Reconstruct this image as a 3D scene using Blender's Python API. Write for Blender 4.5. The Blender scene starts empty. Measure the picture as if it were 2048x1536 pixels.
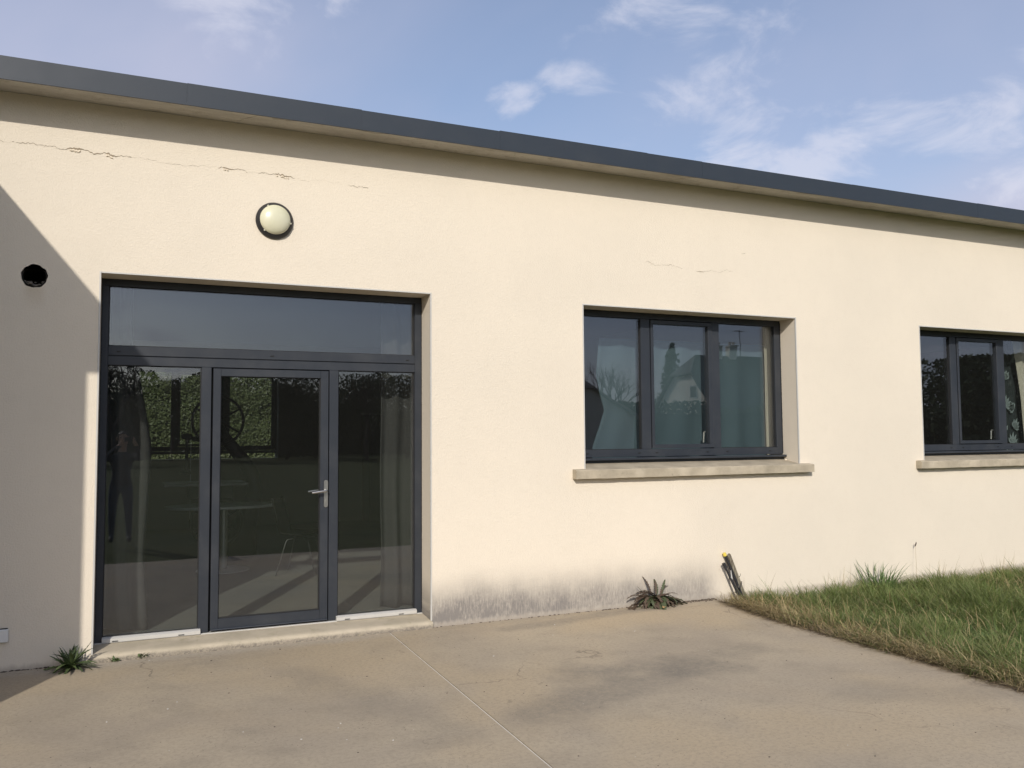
import bpy, bmesh, math, random
import numpy as np
from mathutils import Vector, Matrix
from math import radians as RAD, sin, cos, pi

S = bpy.context.scene
COL = S.collection
rng = random.Random(7)
nrng = np.random.default_rng(11)

# ------------------------------------------------------------------ camera
yaw, pitch, roll = 0.42110924, 0.06170423, -0.00752193
F = Vector((sin(yaw)*cos(pitch), cos(yaw)*cos(pitch), sin(pitch)))
r0 = Vector((cos(yaw), -sin(yaw), 0)); u0 = r0.cross(F)
rr = cos(roll)*r0 + sin(roll)*u0; uu = -sin(roll)*r0 + cos(roll)*u0
CAM = Vector((0, -7.2, 1.663))
cd = bpy.data.cameras.new('camera'); cam = bpy.data.objects.new('camera', cd); COL.objects.link(cam)
M = Matrix((rr, uu, -F)).transposed().to_4x4(); M.translation = CAM
cam.matrix_world = M
cd.sensor_fit = 'HORIZONTAL'; cd.sensor_width = 36; cd.lens = 1702.39/2048*36
cd.clip_start = 0.05; cd.clip_end = 2000
S.camera = cam

# ------------------------------------------------------------------ sun, sky, exposure
SUN = Vector((-0.507, -1.0, 0.62)).normalized()      # towards the sun
EL = math.asin(SUN.z); AZ = math.atan2(SUN.x, SUN.y)
sd = bpy.data.lights.new('sun', 'SUN'); sd.energy = 3.15; sd.angle = RAD(0.55); sd.color = (1.0, 0.935, 0.845)
so = bpy.data.objects.new('sun', sd); COL.objects.link(so)
so.rotation_euler = (-SUN).to_track_quat('-Z', 'Y').to_euler(); so.location = (-10, -20, 15)

W = bpy.data.worlds.new('World'); S.world = W; W.use_nodes = True
nt = W.node_tree; nt.nodes.clear()
def N(t, **k):
    n = nt.nodes.new(t)
    for a, b in k.items(): setattr(n, a, b)
    return n
def L(a, b): nt.links.new(a, b)
sky = N('ShaderNodeTexSky', sky_type='NISHITA'); sky.sun_disc = False
sky.sun_elevation = EL; sky.sun_rotation = AZ; sky.air_density = 1.0; sky.dust_density = 1.6; sky.ozone_density = 2.4
tc = N('ShaderNodeTexCoord')
sep = N('ShaderNodeSeparateXYZ'); L(tc.outputs['Generated'], sep.inputs[0])
def mth(op, a, b=None, c=None, clamp=False):
    n = N('ShaderNodeMath', operation=op); n.use_clamp = clamp
    for i, v in enumerate((a, b, c)):
        if v is None: continue
        if isinstance(v, (int, float)): n.inputs[i].default_value = v
        else: L(v, n.inputs[i])
    return n.outputs[0]
zc = mth('MAXIMUM', sep.outputs[2], 0.0)
den = mth('ADD', zc, 0.22)
px_ = mth('DIVIDE', sep.outputs[0], den); py_ = mth('DIVIDE', sep.outputs[1], den)
cmb = N('ShaderNodeCombineXYZ'); L(px_, cmb.inputs[0]); L(py_, cmb.inputs[1])
def noise(vec, scale, detail, rough, dist=0.0, off=(0, 0, 0), sc=(1, 1, 1)):
    mp = N('ShaderNodeMapping'); mp.inputs['Location'].default_value = off; mp.inputs['Scale'].default_value = sc
    L(vec, mp.inputs[0])
    n = N('ShaderNodeTexNoise'); n.inputs['Scale'].default_value = scale; n.inputs['Detail'].default_value = detail
    n.inputs['Roughness'].default_value = rough; n.inputs['Distortion'].default_value = dist
    L(mp.outputs[0], n.inputs['Vector']); return n.outputs[0]
def smooth(v, a, b):
    n = N('ShaderNodeMapRange', interpolation_type='SMOOTHSTEP'); n.inputs[1].default_value = a; n.inputs[2].default_value = b
    L(v, n.inputs[0]); return n.outputs[0]
n1 = noise(cmb.outputs[0], 4.6, 10, 0.60, 0.5, (3.1, 1.7, 0.0))
n2 = noise(cmb.outputs[0], 1.1, 4, 0.5, 0.2, (7.7, 2.2, 0.0))
n3 = noise(cmb.outputs[0], 0.8, 5, 0.55, 0.4, (1.3, 5.0, 0.0))
def blob(cx, cy, r):                 # cloud banks where they stand in the sky
    dx = mth('SUBTRACT', px_, cx); dy = mth('SUBTRACT', py_, cy)
    d = mth('SQRT', mth('ADD', mth('MULTIPLY', dx, dx), mth('MULTIPLY', dy, dy)))
    return mth('SUBTRACT', 1.0, smooth(d, 0.0, r))
def union(bs):
    v = bs[0]
    for q in bs[1:]: v = mth('MAXIMUM', v, q)
    return v
bank = union([blob(1.14, 1.42, .26), blob(1.30, 1.27, .30), blob(1.50, 1.14, .32), blob(1.70, 1.12, .36), blob(.66, 1.43, .14), blob(.74, 1.32, .16), blob(.84, 1.14, .16), blob(.12, 1.40, .20)])
bank = mth('MAXIMUM', bank, mth('MULTIPLY', smooth(n2, 0.50, 0.66), 0.8))
thr = mth('SUBTRACT', 0.68, mth('MULTIPLY', bank, 0.34))
puffs = mth('MULTIPLY', smooth(mth('SUBTRACT', n1, thr), -0.02, 0.24), smooth(bank, 0.05, 0.45))
hazy = union([blob(-.18, 1.47, .75), blob(1.85, 1.25, .42)])
veil = mth('ADD', mth('MULTIPLY', smooth(n3, 0.36, 0.68), 0.26), mth('MULTIPLY', hazy, mth('ADD', mth('MULTIPLY', n3, 0.4), 0.22)))
low = mth('SUBTRACT', 1.0, smooth(sep.outputs[2], 0.0, 0.50))
veil2 = mth('ADD', veil, mth('MULTIPLY', low, 0.20))
cov = mth('MINIMUM', mth('ADD', veil2, 0.19), 0.90)
mixc = N('ShaderNodeMix', data_type='RGBA'); L(cov, mixc.inputs[0]); L(sky.outputs[0], mixc.inputs[6])
mixc.inputs[7].default_value = (3.95, 3.98, 5.0, 1)
bg = N('ShaderNodeBackground'); bg.inputs['Strength'].default_value = 0.138
mixp = N('ShaderNodeMix', data_type='RGBA'); L(mth('MULTIPLY', puffs, 0.54), mixp.inputs[0]); L(mixc.outputs[2], mixp.inputs[6]); mixp.inputs[7].default_value = (5.3, 5.35, 6.1, 1)
L(mixp.outputs[2], bg.inputs[0])
wo = N('ShaderNodeOutputWorld'); L(bg.outputs[0], wo.inputs[0])

S.view_settings.view_transform = 'Standard'; S.view_settings.look = 'None'
S.view_settings.exposure = 0.08; S.view_settings.gamma = 1.0
S.view_settings.use_curve_mapping = False
S.render.engine = 'CYCLES'
S.cycles.max_bounces = 10; S.cycles.transparent_max_bounces = 24; S.cycles.diffuse_bounces = 4
S.cycles.glossy_bounces = 4; S.cycles.caustics_reflective = False; S.cycles.caustics_refractive = False
S.cycles.use_denoising = True; S.cycles.sample_clamp_indirect = 6.0

# ------------------------------------------------------------------ materials
class Mat:
    """Small wrapper round a Principled material node tree."""
    def __init__(s, name, base=(0.5, 0.5, 0.5), rough=0.8, metal=0.0, spec=0.5):
        s.m = bpy.data.materials.new(name); s.m.use_nodes = True
        s.t = s.m.node_tree; s.b = s.t.nodes['Principled BSDF']
        s.b.inputs['Base Color'].default_value = (*base, 1); s.b.inputs['Roughness'].default_value = rough
        s.b.inputs['Metallic'].default_value = metal; s.b.inputs['Specular IOR Level'].default_value = spec
        s.tc = s.n('ShaderNodeTexCoord'); s.co = s.tc.outputs['Object']; s.h = None
    def n(s, t, **k):
        n = s.t.nodes.new(t)
        for a, b in k.items(): setattr(n, a, b)
        return n
    def l(s, a, b): s.t.links.new(a, b)
    def noise(s, scale, detail=4, rough=0.55, sc=(1, 1, 1), off=(0, 0, 0), dist=0.0):
        mp = s.n('ShaderNodeMapping'); mp.inputs['Scale'].default_value = sc; mp.inputs['Location'].default_value = off
        s.l(s.co, mp.inputs[0]); n = s.n('ShaderNodeTexNoise')
        n.inputs['Scale'].default_value = scale; n.inputs['Detail'].default_value = detail
        n.inputs['Roughness'].default_value = rough; n.inputs['Distortion'].default_value = dist
        s.l(mp.outputs[0], n.inputs['Vector']); return n.outputs[0]
    def vor(s, scale, feature='F1', sc=(1, 1, 1)):
        mp = s.n('ShaderNodeMapping'); mp.inputs['Scale'].default_value = sc; s.l(s.co, mp.inputs[0])
        n = s.n('ShaderNodeTexVoronoi', feature=feature); n.inputs['Scale'].default_value = scale
        s.l(mp.outputs[0], n.inputs['Vector']); return n
    def math(s, op, a, b=None, c=None, clamp=False):
        n = s.n('ShaderNodeMath', operation=op); n.use_clamp = clamp
        for i, v in enumerate((a, b, c)):
            if v is None: continue
            if isinstance(v, (int, float)): n.inputs[i].default_value = v
            else: s.l(v, n.inputs[i])
        return n.outputs[0]
    def step(s, v, a, b, lo=0.0, hi=1.0):
        n = s.n('ShaderNodeMapRange', interpolation_type='SMOOTHSTEP')
        n.inputs[1].default_value = a; n.inputs[2].default_value = b; n.inputs[3].default_value = lo; n.inputs[4].default_value = hi
        if isinstance(v, (int, float)): n.inputs[0].default_value = v
        else: s.l(v, n.inputs[0])
        return n.outputs[0]
    def xyz(s):
        n = s.n('ShaderNodeSeparateXYZ'); s.l(s.co, n.inputs[0]); return n.outputs
    def col(s, c, fac, c2, blend='MIX'):
        n = s.n('ShaderNodeMix', data_type='RGBA', blend_type=blend)
        for v, i in ((fac, 0), (c, 6), (c2, 7)):
            if isinstance(v, (int, float)): n.inputs[i].default_value = v
            elif isinstance(v, tuple): n.inputs[i].default_value = (*v, 1)
            else: s.l(v, n.inputs[i])
        return n.outputs[2]
    def base(s, c): s.l(c, s.b.inputs['Base Color']); return s
    def rough(s, v): s.l(v, s.b.inputs['Roughness']); return s
    def bump(s, v, dist, strength=1.0):
        n = s.n('ShaderNodeBump'); n.inputs['Distance'].default_value = dist; n.inputs['Strength'].default_value = strength
        s.l(v, n.inputs['Height'])
        if s.h is not None: s.l(s.h, n.inputs['Normal'])
        s.h = n.outputs[0]; s.l(s.h, s.b.inputs['Normal']); return s
    def mixsub(s, w, c):  # a little translucency for leaves
        tr = s.n('ShaderNodeBsdfTranslucent')
        if isinstance(c, tuple): tr.inputs[0].default_value = (*c, 1)
        else: s.l(c, tr.inputs[0])
        mx = s.n('ShaderNodeMixShader'); mx.inputs[0].default_value = w
        s.l(s.b.outputs[0], mx.inputs[1]); s.l(tr.outputs[0], mx.inputs[2])
        s.l(mx.outputs[0], s.t.nodes['Material Output'].inputs['Surface']); return s

def simple(name, base, rough=0.6, metal=0.0, var=0.15, scale=8, spec=0.5):
    m = Mat(name, base, rough, metal, spec)
    d = tuple(c*(1-var) for c in base)
    m.base(m.col(base, m.noise(scale, 5), d)); m.rough(m.math('ADD', m.math('MULTIPLY', m.noise(scale*3, 3), 0.16), rough-0.08))
    return m.m

def mat_render():
    m = Mat('cream_render', (0.7, 0.6, 0.5), 0.92, spec=0.15)
    x, y, z = m.xyz()
    c = m.col((0.700, 0.634, 0.530), m.step(m.noise(0.7, 3), 0.3, 0.7), (0.740, 0.668, 0.556))
    c = m.col(c, m.math('MULTIPLY', m.step(m.noise(9, 6, 0.7), 0.45, 0.75), 0.16), (0.63, 0.56, 0.46))
    c = m.col(c, m.math('MULTIPLY', m.step(m.noise(140, 2), 0.55, 0.72), 0.22), (0.50, 0.43, 0.33))
    # grey algae stain with vertical runs along the foot of the wall, right of the door
    edge = m.math('ADD', m.math('MULTIPLY', m.noise(1.6, 3, off=(4.2, 0, 0), sc=(1, 0, 0)), 0.22), 0.215)
    run = m.noise(1.0, 5, 0.7, sc=(64, 1, 3.2))
    h = m.math('ADD', edge, m.math('MULTIPLY', m.math('SUBTRACT', run, 0.5), 0.12))
    up = m.math('SUBTRACT', 1.0, m.step(m.math('SUBTRACT', z, h), -0.24, 0.11))
    xr = m.math('MULTIPLY', m.step(x, 2.30, 2.46), m.math('SUBTRACT', 1.0, m.step(x, 5.30, 5.62)))
    soft = m.math('SUBTRACT', 1.0, m.step(m.math('SUBTRACT', z, edge), -0.26, 0.20))
    blot = m.step(m.noise(1.0, 5, 0.65, sc=(5, 1, 6)), 0.25, 0.7)
    tex = m.step(m.noise(1.0, 6, 0.75, sc=(70, 1, 12)), 0.30, 0.66)
    st = m.math('ADD', m.math('MULTIPLY', soft, m.math('ADD', m.math('MULTIPLY', blot, 0.30), 0.54)), m.math('MULTIPLY', m.math('MULTIPLY', up, tex), 0.40))
    st = m.math('MULTIPLY', m.math('MULTIPLY', st, xr), m.step(x, 2.4, 5.4, 1.0, 0.74))
    c = m.col(c, m.math('MINIMUM', st, 0.95), (0.205, 0.191, 0.180))
    spk = m.math('MULTIPLY', m.step(m.noise(1.0, 3, 0.8, sc=(170, 1, 38)), 0.62, 0.72), m.math('MULTIPLY', up, xr))
    c = m.col(c, m.math('MULTIPLY', spk, 0.55), (0.10, 0.085, 0.08))
    # bare cement rim and dirt just above the ground
    rim = m.math('SUBTRACT', 1.0, m.step(m.math('ADD', z, m.math('MULTIPLY', m.noise(14, 4, sc=(1, 0, .3)), -0.07)), -0.025, 0.02))
    c = m.col(c, m.math('MULTIPLY', rim, m.math('MULTIPLY', xr, 0.75)), (0.50, 0.46, 0.40))
    dirt = m.math('SUBTRACT', 1.0, m.step(m.math('ADD', z, m.math('MULTIPLY', m.noise(30, 4, sc=(1, 0, .4)), -0.05)), -0.025, 0.03))
    c = m.col(c, m.math('MULTIPLY', dirt, 0.45), (0.24, 0.20, 0.16))
    # dribble below the open pipe
    dx = m.math('ABSOLUTE', m.math('ADD', x, 0.677)); dz = m.math('SUBTRACT', 2.81, z)
    drib = m.math('MULTIPLY', m.math('SUBTRACT', 1.0, m.step(dx, 0.02, 0.10)), m.math('MULTIPLY', m.step(dz, -0.03, 0.02), m.math('SUBTRACT', 1.0, m.step(dz, 0.02, 0.20))))
    c = m.col(c, m.math('MULTIPLY', drib, 0.28), (0.45, 0.36, 0.22))
    m.base(c)
    m.bump(m.vor(95, 'F1').outputs[0], 0.0026, 0.55)
    m.bump(m.noise(210, 3, 0.7), 0.0025, 0.7)
    m.bump(m.noise(5, 4), 0.004, 0.2)
    return m.m

def mat_soffit():
    m = Mat('soffit_render', (0.6, 0.5, 0.4), 0.9, spec=0.15)
    x, y, z = m.xyz()
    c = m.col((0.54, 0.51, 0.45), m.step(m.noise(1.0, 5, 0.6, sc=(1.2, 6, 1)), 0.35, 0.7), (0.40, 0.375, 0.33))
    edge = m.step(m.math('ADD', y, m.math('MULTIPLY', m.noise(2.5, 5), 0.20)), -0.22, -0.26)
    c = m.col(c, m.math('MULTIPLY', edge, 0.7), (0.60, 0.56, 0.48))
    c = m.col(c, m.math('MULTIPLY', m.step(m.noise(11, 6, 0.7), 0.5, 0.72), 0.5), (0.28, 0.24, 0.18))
    m.base(c); m.bump(m.noise(60, 5), 0.006, 0.8); m.bump(m.noise(3, 4), 0.03, 0.5); return m.m

def mat_concrete(name='patio_concrete', tint=(1, 1, 1), stain=True):
    m = Mat(name, (0.4, 0.34, 0.27), 0.88, spec=0.25)
    x, y, z = m.xyz()
    t = lambda c: tuple(a*b for a, b in zip(c, tint))
    c = m.col(t((0.362, 0.308, 0.238)), m.step(m.noise(0.85, 5, 0.6, dist=0.4), 0.32, 0.68), t((0.435, 0.368, 0.272)))
    c = m.col(c, m.math('MULTIPLY', m.step(m.noise(2.6, 7, 0.65, off=(3, 1, 0)), 0.45, 0.75), 0.55), t((0.268, 0.232, 0.180)))
    c = m.col(c, m.math('MULTIPLY', m.step(m.noise(0.5, 3, off=(9, 2, 0)), 0.45, 0.65), 0.75), t((0.455, 0.365, 0.245)))
    if stain:
        # damp streaks
        w = m.noise(1.7, 5, 0.6, sc=(1, 1, 1), off=(0, 5, 0))
        def smear(x0, y0, x1, y1, r, amt):
            nonlocal c
            dx, dy = x1-x0, y1-y0; l2 = dx*dx+dy*dy
            pxx = m.math('SUBTRACT', x, x0); pyy = m.math('SUBTRACT', y, y0)
            tt = m.math('DIVIDE', m.math('ADD', m.math('MULTIPLY', pxx, dx), m.math('MULTIPLY', pyy, dy)), l2, clamp=True)
            ex = m.math('SUBTRACT', pxx, m.math('MULTIPLY', tt, dx)); ey = m.math('SUBTRACT', pyy, m.math('MULTIPLY', tt, dy))
            d = m.math('SQRT', m.math('ADD', m.math('MULTIPLY', ex, ex), m.math('MULTIPLY', ey, ey)))
            d = m.math('ADD', d, m.math('MULTIPLY', m.math('SUBTRACT', w, 0.5), r*1.9))
            k = m.math('SUBTRACT', 1.0, m.step(d, r*0.15, r))
            k = m.math('MULTIPLY', k, m.math('ADD', m.math('MULTIPLY', m.step(m.noise(17, 5, 0.7), 0.3, 0.7), 0.5), 0.5))
            c = m.col(c, m.math('MULTIPLY', k, amt), (0.190, 0.172, 0.145))
        smear(2.9, -1.8, 3.9, -2.1, 0.36, 0.72)
        smear(2.2, -2.5, 3.4, -2.15, 0.34, 0.66)
        smear(3.5, -2.0, 4.5, -1.75, 0.22, 0.45)
        smear(3.0, -0.35, 4.6, -0.12, 0.16, 0.55)
        smear(1.15, -1.0, 1.75, -2.6, 0.25, 0.35)
        smear(4.4, -3.0, 5.1, -3.3, 0.30, 0.35)
        # paler cement haunch along the step
        k = m.math('SUBTRACT', 1.0, m.step(m.math('ADD', m.math('MULTIPLY', y, -1.0), m.math('MULTIPLY', m.noise(3, 4), 0.16)), 0.16, 0.34))
        kx = m.math('SUBTRACT', 1.0, m.step(x, 1.7, 2.5))
        c = m.col(c, m.math('MULTIPLY', m.math('MULTIPLY', k, kx), 0.6), (0.45, 0.40, 0.33))
    c = m.col(c, m.math('MULTIPLY', m.step(m.noise(38, 6, 0.78), 0.44, 0.66), 0.46), t((0.245, 0.212, 0.165)))
    c = m.col(c, m.math('MULTIPLY', m.step(m.noise(52, 5, 0.7, off=(7, 3, 0)), 0.50, 0.74), 0.40), t((0.48, 0.415, 0.315)))
    po = m.vor(34).outputs[0]; c = m.col(c, m.math('MULTIPLY', m.math('SUBTRACT', 1.0, m.step(po, 0.06, 0.17)), m.step(m.noise(2.2, 4, off=(1, 8, 0)), 0.42, 0.62)), t((0.15, 0.13, 0.10)))
    if stain:  # hairline cracks
        cv = m.n('ShaderNodeTexVoronoi', feature='DISTANCE_TO_EDGE'); cv.inputs['Scale'].default_value = 0.55
        wn = m.n('ShaderNodeTexNoise'); wn.inputs['Scale'].default_value = 2.2; wn.inputs['Detail'].default_value = 7; m.l(m.co, wn.inputs['Vector'])
        wv = m.n('ShaderNodeVectorMath', operation='SCALE'); m.l(wn.outputs[1], wv.inputs[0]); wv.inputs['Scale'].default_value = 0.55
        wa = m.n('ShaderNodeVectorMath', operation='ADD'); m.l(m.co, wa.inputs[0]); m.l(wv.outputs[0], wa.inputs[1]); m.l(wa.outputs[0], cv.inputs['Vector'])
        hc = m.math('MULTIPLY', m.math('SUBTRACT', 1.0, m.step(cv.outputs[0], 0.001, 0.0042)), m.step(m.noise(0.9, 3, off=(4, 4, 0)), 0.50, 0.62))
        c = m.col(c, m.math('MULTIPLY', hc, 0.55), (0.13, 0.11, 0.09))
    g = m.step(m.noise(170, 3, 0.6), 0.56, 0.75)
    c = m.col(c, m.math('MULTIPLY', g, 0.4), t((0.22, 0.185, 0.145)))
    g2 = m.step(m.noise(120, 3, 0.6, off=(2, 2, 2)), 0.60, 0.74)
    c = m.col(c, m.math('MULTIPLY', g2, 0.35), t((0.50, 0.44, 0.36)))
    scr = m.math('MULTIPLY', m.step(m.noise(6, 7, 0.75, dist=1.5), 0.60, 0.66), m.step(m.noise(1.3, 3, off=(5, 5, 0)), 0.5, 0.62))
    c = m.col(c, m.math('MULTIPLY', scr, 0.45), t((0.17, 0.145, 0.115)))
    m.base(c); m.bump(m.noise(150, 4, 0.7), 0.003, 0.5); m.bump(m.noise(4, 5), 0.012, 0.4)
    return m.m

def mat_sill(name, base):
    m = Mat(name, base, 0.85, spec=0.25)
    d = tuple(v*0.72 for v in base); k = tuple(v*0.42 for v in base)
    c = m.col(base, m.step(m.noise(5, 6, 0.6), 0.3, 0.7), d)
    c = m.col(c, m.math('MULTIPLY', m.step(m.noise(22, 5, 0.7), 0.58, 0.75), 0.6), k)
    m.base(c); m.bump(m.noise(120, 4), 0.003, 0.6); m.bump(m.noise(12, 5), 0.008, 0.5); return m.m

def mat_step():
    m = Mat('door_step_cement', (0.5, 0.45, 0.36), 0.88, spec=0.25)
    x, y, z = m.xyz()
    c = m.col((0.52, 0.455, 0.35), m.step(m.noise(4, 6, 0.6), 0.3, 0.7), (0.42, 0.37, 0.28))
    face = m.math('SUBTRACT', 1.0, m.step(m.math('ADD', z, m.math('MULTIPLY', m.noise(16, 6, .7), -0.075)), -0.035, 0.012))
    lowf = m.math('SUBTRACT', 1.0, m.step(m.math('ADD', z, m.math('MULTIPLY', m.noise(5, 4), -0.02)), 0.006, 0.034))
    c = m.col(c, m.math('MULTIPLY', lowf, 0.72), (0.27, 0.24, 0.195))
    c = m.col(c, m.math('MULTIPLY', face, m.step(m.noise(75, 4, 0.7), 0.36, 0.62)), (0.17, 0.15, 0.125))
    c = m.col(c, m.math('MULTIPLY', m.step(m.noise(9, 6, .7, off=(3, 0, 0)), 0.55, 0.7), 0.5), (0.30, 0.27, 0.17))
    m.base(c); m.bump(m.noise(90, 5), 0.003, 0.6); m.bump(m.noise(5, 3), 0.006, 0.3); return m.m

def mat_powder(name, base, rough=0.42, dust=0.25):
    m = Mat(name, base, rough, spec=0.4)
    c = m.col(base, m.math('MULTIPLY', m.step(m.noise(3, 6, 0.65), 0.4, 0.8), dust), (0.16, 0.155, 0.145))
    m.base(c); m.rough(m.math('ADD', m.math('MULTIPLY', m.noise(6, 5), 0.2), rough-0.1))
    m.bump(m.noise(400, 2), 0.0006, 0.4); return m.m

def mat_glass(name='window_glass', tint=(0.90, 0.92, 0.915), k=2.05):
    m = bpy.data.materials.new(name); m.use_nodes = True; t = m.node_tree; t.nodes.clear()
    # Schlick reflectance from the angle of incidence, the same on both faces of the pane
    ge = t.nodes.new('ShaderNodeNewGeometry'); dp = t.nodes.new('ShaderNodeVectorMath'); dp.operation = 'DOT_PRODUCT'
    t.links.new(ge.outputs['True Normal'], dp.inputs[0]); t.links.new(ge.outputs['Incoming'], dp.inputs[1])
    def mm(op, a, b_):
        n = t.nodes.new('ShaderNodeMath'); n.operation = op
        for i, v in enumerate((a, b_)):
            if v is None: continue
            if isinstance(v, (int, float)): n.inputs[i].default_value = v
            else: t.links.new(v, n.inputs[i])
        return n.outputs[0]
    sch = mm('ADD', mm('MULTIPLY', mm('POWER', mm('SUBTRACT', 1.0, mm('ABSOLUTE', dp.outputs['Value'], None)), 5.0), 0.96), 0.04)
    mu = t.nodes.new('ShaderNodeMath'); mu.operation = 'MULTIPLY'; mu.use_clamp = True; mu.inputs[1].default_value = k
    t.links.new(sch, mu.inputs[0])
    tr = t.nodes.new('ShaderNodeBsdfTransparent'); tr.inputs[0].default_value = (*tint, 1)
    gl = t.nodes.new('ShaderNodeBsdfGlossy'); gl.inputs['Roughness'].default_value = 0.0; gl.inputs[0].default_value = (0.88, 0.92, 1.0, 1)
    # very slight float-glass waviness
    tcn = t.nodes.new('ShaderNodeTexCoord'); no = t.nodes.new('ShaderNodeTexNoise'); no.inputs['Scale'].default_value = 1.6; no.inputs['Detail'].default_value = 1
    bp = t.nodes.new('ShaderNodeBump'); bp.inputs['Distance'].default_value = 0.0012; bp.inputs['Strength'].default_value = 0.6
    t.links.new(tcn.outputs['Object'], no.inputs['Vector']); t.links.new(no.outputs[0], bp.inputs['Height']); t.links.new(bp.outputs[0], gl.inputs['Normal'])
    mx = t.nodes.new('ShaderNodeMixShader'); o = t.nodes.new('ShaderNodeOutputMaterial')
    t.links.new(mu.outputs[0], mx.inputs[0]); t.links.new(tr.outputs[0], mx.inputs[1]); t.links.new(gl.outputs[0], mx.inputs[2]); df = t.nodes.new('ShaderNodeBsdfDiffuse'); df.inputs[0].default_value = (.75, .74, .70, 1)   # a film of dust
    m2 = t.nodes.new('ShaderNodeMixShader'); m2.inputs[0].default_value = 0.0045
    t.links.new(mx.outputs[0], m2.inputs[1]); t.links.new(df.outputs[0], m2.inputs[2]); t.links.new(m2.outputs[0], o.inputs[0])
    return m

def mat_leaf(name, cols, rough=0.55, trans=0.25, scale=3.0):
    m = Mat(name, cols[0], rough, spec=0.3)
    g = m.n('ShaderNodeNewGeometry')
    cr = m.n('ShaderNodeValToRGB'); e = cr.color_ramp.elements
    while len(e) < len(cols): e.new(0.5)
    for i, c in enumerate(cols):
        e[i].position = i/(len(cols)-1); e[i].color = (*c, 1)
    m.l(g.outputs['Random Per Island'], cr.inputs[0])
    c = m.col(cr.outputs[0], m.math('MULTIPLY', m.step(m.noise(scale, 4), 0.35, 0.7), 0.45), tuple(v*0.55 for v in cols[0]))
    m.base(c)
    if trans: m.mixsub(trans, c)
    return m.m

RENDER = mat_render(); SOFFIT = mat_soffit(); PATIO = mat_concrete(); SILL = mat_sill('sill_concrete', (0.47, 0.41, 0.31))
STEP = mat_step(); FRAME = mat_powder('anthracite_aluminium', (0.027, 0.032, 0.041), 0.42, 0.12); FASCIA = mat_powder('fascia_sheet_metal', (0.027, 0.036, 0.049), 0.5, 0.04)
GLASS = mat_glass()
WHITE = simple('white_pvc', (0.56, 0.55, 0.52), 0.45, var=0.12); RUBBER = simple('black_rubber', (0.012, 0.012, 0.013), 0.7)
STEEL = simple('brushed_steel', (0.62, 0.60, 0.56), 0.32, 1.0, var=0.15, scale=30)
ROOFM = simple('roof_membrane', (0.08, 0.085, 0.09), 0.8); CRACK = simple('crack_mortar', (0.34, 0.28, 0.20), 0.95, var=0.4, scale=40)  # CRACK: brown of the crack's inside, used on a flat strip
LIP = simple('flaked_render', (0.74, 0.65, 0.52), 0.95, var=0.15, scale=30)
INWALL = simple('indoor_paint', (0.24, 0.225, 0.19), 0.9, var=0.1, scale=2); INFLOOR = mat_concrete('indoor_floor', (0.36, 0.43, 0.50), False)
BLACK = simple('black_paint', (0.02, 0.02, 0.022), 0.5); PIPEM = simple('sooty_pipe', (0.040, 0.037, 0.034), 0.9, var=0.5, scale=40)

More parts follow.
